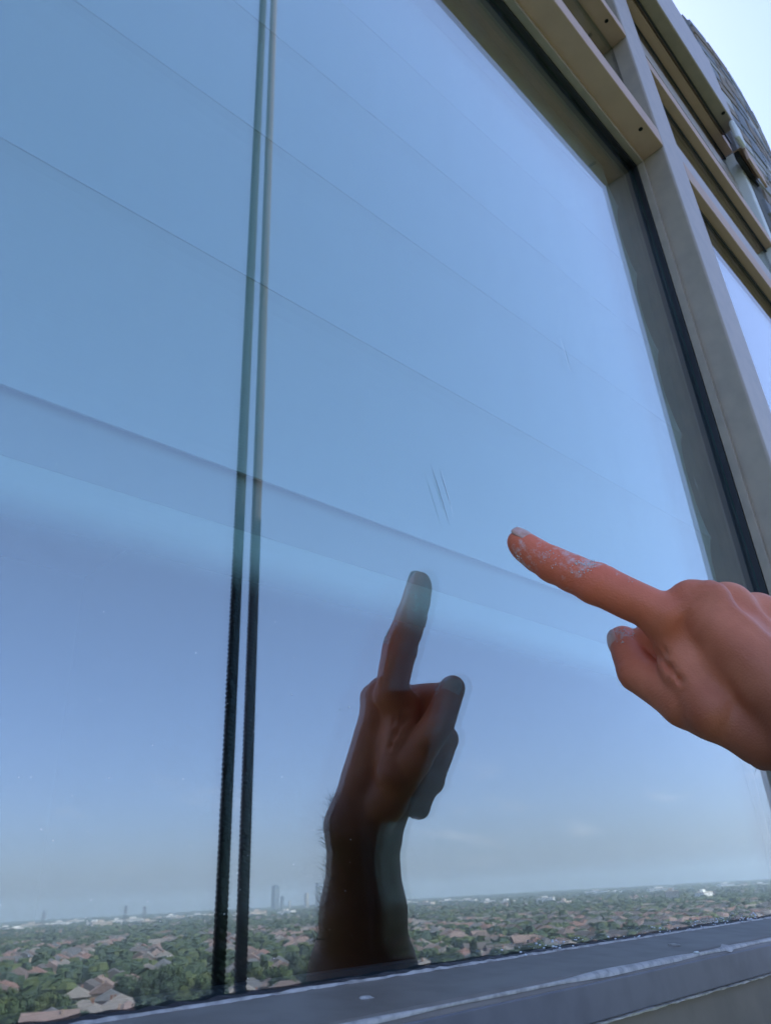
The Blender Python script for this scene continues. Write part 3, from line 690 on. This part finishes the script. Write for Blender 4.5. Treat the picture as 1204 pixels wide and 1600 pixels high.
# soap foam on the fingers
rf_ = np.random.RandomState(12)
def foam(targets, label):
    sf = ([], []); r2 = random.Random(4)
    for (u, v, um, rad, n, size) in targets:
        c = tri_((u, v), um); d = R @ np.array([u - CX, v - CY, F]); d = d / np.linalg.norm(d)
        # nearest skin vertices around the pixel ray, on the camera side
        rel = SV - 0; t = rel @ d; per = rel - t[:, None] * d; dist = np.sqrt((per * per).sum(1))
        near = np.argwhere((dist < rad)).ravel()
        if len(near) == 0: continue
        tm = t[near].min(); near = near[t[near] < tm + .045]
        wgt = np.exp(-(dist[near] / (rad * .6)) ** 2) * (np.sin(SV[near, 0] * 97 + 4 * np.sin(SV[near, 2] * 61) + SV[near, 1] * 130) + np.sin(SV[near, 2] * 171 + 3 * np.sin(SV[near, 0] * 83)) > -.3); wgt = wgt + 1e-6 * np.exp(-(dist[near] / rad) ** 2); wgt = wgt / wgt.sum()
        for i in rf_.choice(near, n, p=wgt): p = (SV[i] + rf_.uniform(-.5, .5, 3) * HS * 1.2) * U; blob(sf, p[0], p[1], p[2] + H, size * r2.uniform(.5, 1.3), r2, .6)
    o = mesh_obj('soap_foam', sf[0], sf[1], M_suds, None, True); tag(o, label, 'foam', kind='stuff'); return o
foam([(908, 882, 640, .026, 160, .0003), (925, 880, 640, .018, 70, .0003), (855, 868, 655, .018, 30, .00025), (812, 872, 660, .014, 40, .0003), (868, 880, 650, .02, 20, .00025), (985, 905, 620, .012, 14, .00025)], 'white soap foam smeared over the pointing index finger')
foam([(968, 992, 715, .024, 70, .0003), (985, 988, 712, .018, 30, .0003)], 'white soap foam on the tip of the thumb')
# hair on the forearm
hv = []; hf = []
nrm_ = np.zeros_like(SV)
fn = np.cross(SV[SF[:, 1]] - SV[SF[:, 0]], SV[SF[:, 2]] - SV[SF[:, 0]])
for k in range(4): np.add.at(nrm_, SF[:, k], fn)
nrm_ /= np.linalg.norm(nrm_, axis=1)[:, None] + 1e-9
arm_ax = unit_(EL - Wr); tt = (SV - Wr) @ arm_ax
cand_h = np.argwhere((tt > -.10) & (tt < .9) & (nrm_ @ P_ < .1)).ravel()
for i in rf_.choice(cand_h, 2600):
    p = SV[i]; nn_ = nrm_[i]; g = unit_(arm_ax * -.3 + nn_ * .45 + rf_.normal(size=3) * .35); g2 = unit_(g + np.array((0, 0, .5)) * rf_.normal()); ln = rf_.uniform(.015, .05)
    sdv = np.cross(g, rf_.normal(size=3)); sdv = unit_(sdv) * .00045
    b0 = len(hv); q1 = p + g * ln * .5; q2 = q1 + g2 * ln * .5
    hv += [p - sdv, p + sdv, q1 + sdv * .8, q1 - sdv * .8, q2]; hf += [(b0, b0 + 1, b0 + 2, b0 + 3), (b0 + 3, b0 + 2, b0 + 4)]
M_hair = mat('dark_hair', (.02, .014, .01), .5)
hair = mesh_obj('arm_hair', [(p[0] * U, p[1] * U, H + p[2] * U) for p in hv], hf, M_hair, person); tag(hair, kind='stuff')
# short sleeve at the top of the arm
M_shirt = mat('dark_shirt', (.03, .035, .05), .9, bump=(200, .4, .002))
ax_ = unit_(SH - EL); s1_ = unit_(np.cross(ax_, (0, 0, 1))); s2_ = np.cross(ax_, s1_); vs = []; fs = []
st_ = [lerp(EL, SH, .45), lerp(EL, SH, .62), lerp(EL, SH, .8), lerp(EL, SH, 1.0)]
for i, c in enumerate(st_):
    for k in range(28):
        r_ = (.215, .212, .22, .23)[i] * (1 + .03 * math.sin(k * 1.7 + i)); vs.append(c + s1_ * r_ * math.cos(k * 2 * math.pi / 28) + s2_ * r_ * math.sin(k * 2 * math.pi / 28))
for i in range(3):
    for k in range(28): fs.append((i * 28 + k, i * 28 + (k + 1) % 28, (i + 1) * 28 + (k + 1) % 28, (i + 1) * 28 + k))
fs.append(tuple(range(3 * 28, 4 * 28)))
mesh_obj('sleeve', [(p[0] * U, p[1] * U, H + p[2] * U) for p in vs], fs, M_shirt, person, True)

# ------------------------------------------------------------------ ground, streets
M_ground = bpy.data.materials.new('suburb_ground'); M_ground.use_nodes = True
n_ = M_ground.node_tree; bs = n_.nodes['Principled BSDF']; bs.inputs['Roughness'].default_value = .95; bs.inputs['Specular IOR Level'].default_value = .1
tcn = n_.nodes.new('ShaderNodeTexCoord')
t1 = n_.nodes.new('ShaderNodeTexNoise'); t1.inputs['Scale'].default_value = .02; t1.inputs['Detail'].default_value = 9; t1.inputs['Roughness'].default_value = .65
r1 = n_.nodes.new('ShaderNodeValToRGB'); cr = r1.color_ramp
cr.elements[0].position = .30; cr.elements[0].color = (.030, .052, .018, 1); cr.elements[1].position = .72; cr.elements[1].color = (.10, .105, .06, 1)
e = cr.elements.new(.5); e.color = (.045, .07, .026, 1)
n_.links.new(tcn.outputs['Object'], t1.inputs['Vector']); n_.links.new(t1.outputs[0], r1.inputs[0]); n_.links.new(r1.outputs[0], bs.inputs['Base Color'])
vs = [(0, 0, 0)]; fs = []; n = 64; rings = [60, 300, 1000, 3000, 11000]
for r_ in rings:
    for k in range(n): vs.append((r_ * math.cos(2 * math.pi * k / n), r_ * math.sin(2 * math.pi * k / n), 0))
for k in range(n): fs.append((0, 1 + k, 1 + (k + 1) % n))
for i in range(len(rings) - 1):
    for k in range(n): fs.append((1 + i * n + k, 1 + (i + 1) * n + k, 1 + (i + 1) * n + (k + 1) % n, 1 + i * n + (k + 1) % n))
tag(mesh_obj('ground', vs, fs, M_ground), kind='structure')
M_asph = mat('asphalt', (.06, .06, .062), .9)
SA = math.radians(-58)                    # the streets' heading
def st(u, v): return (u * math.cos(SA) - v * math.sin(SA), u * math.sin(SA) + v * math.cos(SA))
def in_sector(x, y, r0, r1, pad=0):
    r_ = math.hypot(x, y); th = math.degrees(math.atan2(x, -y))
    return r0 < r_ < r1 and 3 - pad < th < 76 + pad
b = MB(); ROWS = 54.0
streets = []
for k in range(-6, 40):
    v = k * ROWS
    p0 = st(-100, v); p1 = st(1600, v); q0 = st(-100, v + 7); q1 = st(1600, v + 7)
    b.add([(*p0, .05), (*p1, .05), (*q1, .05), (*q0, .05)], [(0, 1, 2, 3)])
tag(b.build('street', M_asph), kind='structure')
# ------------------------------------------------------------------ houses
roofc = [(.14, .105, .10), (.22, .13, .115), (.11, .10, .105), (.23, .21, .20), (.12, .125, .14), (.25, .18, .165)]
M_roofs = [mat('shingle_roof_%d' % i, c, .9, noise=(1.2, tuple(x * .75 for x in c), .35, .7), bump=(6, .4, .03)) for i, c in enumerate(roofc)]
brc = [(.36, .20, .15), (.42, .31, .24), (.50, .42, .34), (.30, .17, .13)]
M_brick = [mat('house_brick_%d' % i, c, .85, noise=(2.5, tuple(x * .8 for x in c), .35, .7)) for i, c in enumerate(brc)]
M_win = mat('window_dark_glass', (.03, .04, .05), .1)
M_trim = mat('white_trim', (.72, .71, .68), .5)
def hip_roof(bb, w, d, z, h, ov, gable):
    x, y = w / 2 + ov, d / 2 + ov; rl = (w - d) / 2 if not gable else w / 2 + ov
    rl = max(rl, .4)
    v = [(-x, -y, z), (x, -y, z), (x, y, z), (-x, y, z), (-rl, 0, z + h), (rl, 0, z + h), (-x, -y, z - .25), (x, -y, z - .25), (x, y, z - .25), (-x, y, z - .25)]
    bb.add(v, [(0, 1, 5, 4), (1, 2, 5), (2, 3, 4, 5), (3, 0, 4), (6, 7, 1, 0), (7, 8, 2, 1), (8, 9, 3, 2), (9, 6, 0, 3), (9, 8, 7, 6)])
def make_house(i):
    rr = random.Random(i); w, d, h = rr.uniform(11, 15), rr.uniform(9, 11), rr.choice((5.6, 5.9, 6.2)); gab = i % 3 == 2
    o = empty('suburban_house')
    b = MB(); b.box(-w / 2, w / 2, -d / 2, d / 2, 0, h)
    if gab:
        rh = 3.0
        b.add([(-w / 2, -d / 2, h), (-w / 2, d / 2, h), (-w / 2, 0, h + rh), (w / 2, -d / 2, h), (w / 2, d / 2, h), (w / 2, 0, h + rh)], [(0, 2, 1), (3, 4, 5)])
    b.box(-w / 2, -w / 2 + 6, -d / 2 - 4, -d / 2 - .001, 0, 2.9); b.build('wall', M_brick[i % 4], o)
    b = MB(); hip_roof(b, w, d, h, 3.1, .5, gab)
    b.add([(-w / 2 - .3, -d / 2 - 4.3, 2.9), (-w / 2 + 6.3, -d / 2 - 4.3, 2.9), (-w / 2 + 6.3, -d / 2, 2.9), (-w / 2 - .3, -d / 2, 2.9), (-w / 2 + 3, -d / 2, 5.0)], [(0, 1, 4), (1, 2, 4), (3, 0, 4), (0, 3, 2, 1)])
    rf = b.build('roof', M_roofs[i % 6], o)
    b = MB(); b.box(w * .2, w * .2 + .7, .9, 1.6, h + 1, h + 3.3)
    if i % 2: b.build('chimney', M_brick[i % 4], rf)
    b = MB(); b.box(-w / 2 + .6, -w / 2 + 5.4, -d / 2 - 4.06, -d / 2 - 4.002, 0, 2.3); b.build('garage_door', M_trim, o)
    for (sx, y0, sg) in ((0, -d / 2, -1), (0, d / 2, 1)):
        for k in range(3):
            x = -w / 2 + w * (k + .5) / 3
            b = MB(); b.box(x - .95, x + .95, *(sorted((y0, y0 + sg * .08))), 3.6, 5.1); f_ = b.build('window', M_trim, o)
            b = MB(); b.box(x - .8, x + .8, *(sorted((y0 + sg * .081, y0 + sg * .10))), 3.75, 4.95); b.build('pane', M_win, f_)
    for sg in (-1, 1):
        b = MB(); x0 = sg * w / 2; b.box(*(sorted((x0, x0 + sg * .08))), -1, 1, 3.6, 5.0); f_ = b.build('window', M_trim, o)
        b = MB(); b.box(*(sorted((x0 + sg * .081, x0 + sg * .10))), -.85, .85, 3.75, 4.85); b.build('pane', M_win, f_)
    return o
def copy_tree(o, parent=None):
    c = o.copy(); COL.objects.link(c); c.parent = parent
    for ch in list(o.children): copy_tree(ch, c)
    return c
hl = ['brick house with a hipped brown shingle roof among the trees', 'tan house with a reddish hipped roof among the trees', 'beige gabled house with a dark taupe roof in the suburb',
      'red brick house with a light grey-brown hipped roof in the suburb', 'brick house with a slate-grey hipped roof among the trees', 'tan gabled house with a pinkish roof in the suburb']
protos = [make_house(i) for i in range(6)]
cand = []
rr = random.Random(21)
for k in range(-6, 22):
    for side in (0, 1):
        u = 0.0
        while u < 1500:
            u += rr.uniform(17, 21)
            v = k * ROWS + (24 if side == 0 else ROWS - 17) + rr.uniform(-5, 5) + 6 * math.sin(u / 60 + k)
            x, y = st(u, v)
            if in_sector(x, y, 190, 1150, 2) and rr.random() < .80: cand.append((math.hypot(x, y), x, y, SA + (math.pi if side else 0) + rr.choice((0, 0, 0, math.pi / 2)) + rr.uniform(-.08, .08)))
cand.sort()
occupied = [(c[1], c[2]) for c in cand]
for i, (r_, x, y, rot) in enumerate(cand[:290]):
    k = rr.randrange(6)
    o = protos[k] if protos[k].get('label') is None else copy_tree(protos[k])
    o.location = (x, y, 0); o.rotation_euler = (0, 0, rot); o.scale = (1, 1, rr.uniform(.9, 1.1))
    tag(o, hl[k], 'house', 'suburban houses below')
def far_houses(lst, name, label):
    b = [MB() for _ in range(3)]
    for (r_, x, y, rot) in lst:
        k = rr.randrange(3); w, d = rr.uniform(10, 16), rr.uniform(9, 12); tmp = MB(); tmp.box(-w / 2, w / 2, -d / 2, d / 2, 0, 6); tmp2 = MB(); hip_roof(tmp2, w, d, 6, 3.2, .4, rr.random() < .3)
        c, s = math.cos(rot), math.sin(rot)
        mi = rr.randrange(3)
        for T, mm in ((tmp, mi), (tmp2, 3 + rr.randrange(6))):
            b[0].add([(x + c * p[0] - s * p[1], y + s * p[0] + c * p[1], p[2]) for p in T.v], T.f, mm)
    o = b[0].build(name, M_brick[:3] + M_roofs); tag(o, label, 'houses', kind='stuff')
far = list(cand[290:])
for _ in range(1500):
    th = math.radians(rr.uniform(1, 78)); r_ = math.sqrt(rr.uniform(900**2, 3600**2))
    far.append((r_, r_ * math.sin(th), -r_ * math.cos(th), rr.uniform(0, 3.14)))
far_houses(far, 'distant_houses', 'distant suburban roofs spread to the horizon')

# ------------------------------------------------------------------ trees
M_leaf = [mat('foliage_%d' % i, c, .75, noise=(.9, tuple(x * 1.55 for x in c), .35, .75)) for i, c in enumerate([(.032, .058, .016), (.020, .042, .018), (.052, .074, .020), (.024, .046, .030)])]
M_bark = mat('bark', (.10, .075, .055), .9)
def crown_mesh(i, nl=900):
    rr2 = np.random.RandomState(50 + i); conic = i % 4 == 3
    vs = []; fs = []
    cl = []
    for k in range(16 if not conic else 14):
        if conic: t = k / 14; rad = 2.3 * (1 - t) + .3; a = rr2.uniform(0, 6.28); cl.append((rad * .4 * math.cos(a), rad * .4 * math.sin(a), 1.6 + t * 8.5, rad * .75 + .3))
        else:
            p = rr2.normal(size=3); p /= np.linalg.norm(p); q = rr2.uniform(.3, 1) ; cl.append((p[0] * 3.1 * q, p[1] * 3.1 * q, 5.6 + p[2] * 2.4 * q, rr2.uniform(1.2, 2.1)))
    for (cx, cy, cz, cr_) in cl:
        for j in range(nl // len(cl)):
            p = rr2.normal(size=3); p /= np.linalg.norm(p); q = cr_ * rr2.uniform(.75, 1.08)
            c = np.array((cx, cy, cz)) + p * q
            t = np.cross(p, rr2.normal(size=3)); t /= np.linalg.norm(t); s_ = np.cross(p, t); sz = rr2.uniform(.22, .48)
            b0 = len(vs); vs += [tuple(c - t * sz), tuple(c + s_ * sz * .8), tuple(c + t * sz), tuple(c - s_ * sz * .8 + p * .1)]; fs.append((b0, b0 + 1, b0 + 2, b0 + 3))
    # solid inner mass so the crown is not see-through everywhere
    for (cx, cy, cz, cr_) in cl:
        b0 = len(vs)
        for a in range(3):
            th = math.pi * (a + 1) / 4
            for k in range(6): vs.append((cx + .72 * cr_ * math.sin(th) * math.cos(k * 1.047), cy + .72 * cr_ * math.sin(th) * math.sin(k * 1.047), cz + .72 * cr_ * math.cos(th)))
        for a in range(2):
            for k in range(6): fs.append((b0 + a * 6 + k, b0 + (a + 1) * 6 + k, b0 + (a + 1) * 6 + (k + 1) % 6, b0 + a * 6 + (k + 1) % 6))
        fs.append(tuple(b0 + k for k in range(6))); fs.append(tuple(b0 + 12 + 5 - k for k in range(6)))
    return vs, fs
def make_tree(i):
    o = empty('pine_tree' if i % 4 == 3 else 'broadleaf_tree')
    vs, fs = crown_mesh(i); mesh_obj('crown', vs, fs, M_leaf[i % 4], o)
    b = MB(); vs = []; fs = []
    lv = [(0, .32), (1.5, .25), (3.2, .2), (5.5, .1)]
    for (z, r_) in lv:
        for k in range(7): vs.append((r_ * math.cos(k * .8976), r_ * math.sin(k * .8976), z))
    for a in range(3):
        for k in range(7): fs.append((a * 7 + k, a * 7 + (k + 1) % 7, (a + 1) * 7 + (k + 1) % 7, (a + 1) * 7 + k))
    b.add(vs, fs)
    for a in range(4):   # limbs
        an = a * 1.57 + i; dx, dy = math.cos(an), math.sin(an)
        b.add([(0, 0, 2.6), (.14 * dy, -.14 * dx, 2.9), (0, 0, 3.1), (2.0 * dx, 2.0 * dy, 5.2)], [(0, 1, 3), (1, 2, 3), (2, 0, 3)])
    b.build('trunk', M_bark, o)
    return o
tp = [make_tree(i) for i in range(8)]
tl = ['round bright green broadleaf tree between the houses', 'dense dark green broadleaf tree between the houses', 'yellowish green broadleaf tree between the houses', 'blue-green conical evergreen standing between the houses']
tc_ = []
occ = {}
for (x, y) in occupied: occ.setdefault((int(x // 12), int(y // 12)), []).append((x, y))
def free(x, y, dmin):
    for a in (-1, 0, 1):
        for c in (-1, 0, 1):
            for (px_, py_) in occ.get((int(x // 12) + a, int(y // 12) + c), ()):
                if (px_ - x) ** 2 + (py_ - y) ** 2 < dmin * dmin: return False
    return True
while len(tc_) < 8500:
    th = math.radians(rr.uniform(1, 78)); r_ = math.sqrt(rr.uniform(200**2, 1500**2)); x, y = r_ * math.sin(th), -r_ * math.cos(th)
    if free(x, y, 9.0 if r_ < 700 else 7.5): tc_.append((r_, x, y))
tc_.sort()
for i, (r_, x, y) in enumerate(tc_[:290]):
    k = rr.choice((0, 1, 2, 3, 4, 5, 6, 0, 1, 4, 5))
    o = tp[k] if tp[k].get('label') is None else copy_tree(tp[k])
    s_ = rr.uniform(.75, 1.5); o.location = (x, y, 0); o.rotation_euler = (0, 0, rr.uniform(0, 6.28)); o.scale = (s_ * rr.uniform(.9, 1.2), s_ * rr.uniform(.9, 1.2), s_)
    tag(o, tl[k % 4], 'tree', 'trees in the suburb below')
for k in range(8):
    if tp[k].get('label') is None:
        for ch in list(tp[k].children): bpy.data.objects.remove(ch)
        bpy.data.objects.remove(tp[k])
# farther trees: one mass of small clumps
ico_v = []
for a in range(3):
    for k in range(6): th = math.pi * (a + 1) / 4; ico_v.append((math.sin(th) * math.cos(k * 1.047 + a), math.sin(th) * math.sin(k * 1.047 + a), math.cos(th)))
ico_f = []
for a in range(2):
    for k in range(6): ico_f.append((a * 6 + k, (a + 1) * 6 + k, (a + 1) * 6 + (k + 1) % 6, a * 6 + (k + 1) % 6))
ico_f += [tuple(range(6)), tuple(17 - k for k in range(6))]
ico_v = np.array(ico_v)
far_t = tc_[290:]
for _ in range(14000):
    th = math.radians(rr.uniform(0, 80)); r_ = rr.uniform(1300, 6500); far_t.append((r_, r_ * math.sin(th), -r_ * math.cos(th)))
V = []; Fc = []; Mi = []; base = 0
for (r_, x, y) in far_t:
    nb = 3 if r_ < 900 else 1
    for q in range(nb):
        s_ = rr.uniform(2.4, 4.6) if nb > 1 else rr.uniform(3.8, 6.5) * (1 if r_ < 1400 else 1 + (r_ - 1400) / 2500)
        jit = 1 + np.random.uniform(-.3, .3, (18, 1))
        V.append(ico_v * jit * (s_, s_, s_ * .95) + (x + rr.uniform(-2, 2) * (nb > 1), y + rr.uniform(-2, 2) * (nb > 1), rr.uniform(3.5, 6)))
        Fc += [tuple(i + base for i in f_) for f_ in ico_f]; Mi += [rr.choice((0, 1, 1, 2, 3))] * len(ico_f); base += 18
tag(mesh_obj('distant_trees', np.concatenate(V), Fc, M_leaf, None, False, Mi), 'distant green tree canopy spreading to the horizon', 'trees', kind='stuff')

# ------------------------------------------------------------------ far towers, masts and white commercial buildings, by direction
M_tow = [mat('tower_blue_glass', (.10, .16, .22), .3), mat('tower_pale', (.45, .45, .42), .6)]
M_comm = [mat('white_cladding', (.78, .77, .74), .6), mat('beige_cladding', (.55, .48, .42), .7)]
def mirrored_dir(u):
    v = 1403 - (u - 602) * .0605; p = glass_pt(u, v); a = p[0]; h = math.hypot(a, 1); return a / h, -1 / h
for i, (u, wpx, hpx, mi, lab) in enumerate([(430, 9, 52, 0, 'bluish glass apartment tower, widest of the far cluster'), (441, 4, 30, 0, 'slim dark tower right behind the widest far tower'), (479, 5, 34, 1, 'pale slender tower in the gap of the far cluster'),
        (497, 6, 52, 0, 'tall blue tower just left of the reflected forearm'), (452, 3, 20, 1, 'short pale tower in the middle of the far cluster')]):
    dx, dy = mirrored_dir(u); D = 3800 + 60 * i; sc = 1.09 * D / 1500.
    w, h = wpx * sc, hpx * sc * .72
    o = tag(empty('far_tower', (dx * D, dy * D, 0)), lab, 'tower', 'far towers on the horizon')
    b = MB(); b.box(-w / 2, w / 2, -w / 2, w / 2, 0, h); b.box(-w / 3, w / 3, -w / 3, w / 3, h, h + w * .25); b.build('wall', M_tow[mi], o)
    b = MB(); nf = int(h / 9)
    for k in range(1, nf): b.box(-w / 2 - .6, w / 2 + .6, -w / 2 - .6, w / 2 + .6, k * 9 - 1.2, k * 9)
    b.build('floor_band', M_tow[1], o)
rc = random.Random(5)
spots = [(52, 26), (76, 16), (120, 22), (184, 18), (232, 22), (268, 18), (328, 14), (402, 26), (448, 22), (665, 22), (700, 30), (760, 18), (850, 26), (960, 18), (1130, 20), (1160, 30), (375, 30), (395, 22), (310, 26), (285, 34), (250, 20), (160, 30), (150, 18), (30, 34), (12, 20), (640, 26), (730, 26), (790, 20), (878, 14), (930, 36), (1028, 36), (1045, 18), (1094, 14), (1185, 22), (560, 20), (340, 24), (210, 26), (95, 22)]
for i, (u, wpx) in enumerate(spots):
    dx, dy = mirrored_dir(u); D = rc.uniform(2100, 3300) if u not in (1045, 1094, 878) else 1500; w = wpx * D / 1350.
    o = tag(empty('commercial_building', (dx * D, dy * D, 0)), 'long low pale commercial building near the horizon', 'building', 'commercial buildings near the horizon')
    o.rotation_euler = (0, 0, math.atan2(dy, dx) + math.pi / 2 + rc.uniform(-.3, .3))
    hh = rc.uniform(11, 19); b = MB(); b.box(-w / 2, w / 2, -25, 25, 0, hh); b.box(-w * .2, w * .1, -8, 8, hh, hh + 4); b.build('wall', M_comm[0 if rc.random() < .7 else 1], o)
    b = MB(); b.box(-w / 2 - .5, w / 2 + .5, -25.5, 25.5, hh - 1.2, hh - .2); b.build('parapet', M_comm[1], o)
    b = MB()
    for k in range(int(w / 12)): b.box(-w / 2 + 4 + 12 * k, -w / 2 + 10 + 12 * k, 25.55, 25.7, 3, 7)
    b.build('window_band', M_win, o)
M_steel = mat('mast_steel', (.25, .25, .26), .5, .5)
for i, (u, hpx, lab) in enumerate([(68, 26, 'lattice mast on the horizon, leftmost of the three'), (196, 28, 'lattice mast on the horizon, middle of the three'), (226, 24, 'lattice mast on the horizon nearest the black rope')]):
    dx, dy = mirrored_dir(u); D = 2400; h = hpx * D / 1300 * .8 + 10
    o = tag(empty('lattice_mast', (dx * D, dy * D, 0)), lab, 'mast', 'masts on the horizon')
    for (sx, sy) in ((-1, -1), (1, -1), (1, 1), (-1, 1)):
        b = MB(); b.add([(sx * 5 - .6, sy * 5, 0), (sx * 5 + .6, sy * 5, 0), (sx * .8 + .4, sy * .8, h), (sx * .8 - .4, sy * .8, h), (sx * 5, sy * 5 + 1, 0), (sx * .8, sy * .8 + .8, h)], [(0, 1, 2, 3), (1, 4, 5, 2), (4, 0, 3, 5)]); b.build('leg', M_steel, o)
    b = MB()
    for k in range(2, 8): z = h * k / 8; q = 5 - 4.2 * k / 8; b.box(-q, q, -q, q, z - .35, z + .35)
    for k in (5, 6, 7): b.box(-9, 9, -.6, .6, h * k / 8, h * k / 8 + 1)
    b.build('cross_arm', M_steel, o)

# ------------------------------------------------------------------ haze
hz = MB(); hz.box(-2500, 9500, -9500, 2500, -1, 170)
M_haze = bpy.data.materials.new('haze'); M_haze.use_nodes = True; n_ = M_haze.node_tree; n_.nodes.clear()
pv = n_.nodes.new('ShaderNodeVolumePrincipled'); pv.inputs['Color'].default_value = (.72, .86, 1, 1); pv.inputs['Density'].default_value = 2.2e-4; pv.inputs['Anisotropy'].default_value = 0.0
oo = n_.nodes.new('ShaderNodeOutputMaterial'); n_.links.new(pv.outputs[0], oo.inputs['Volume'])
tag(hz.build('haze', M_haze), 'pale blue summer haze over the suburb', 'haze', kind='stuff')
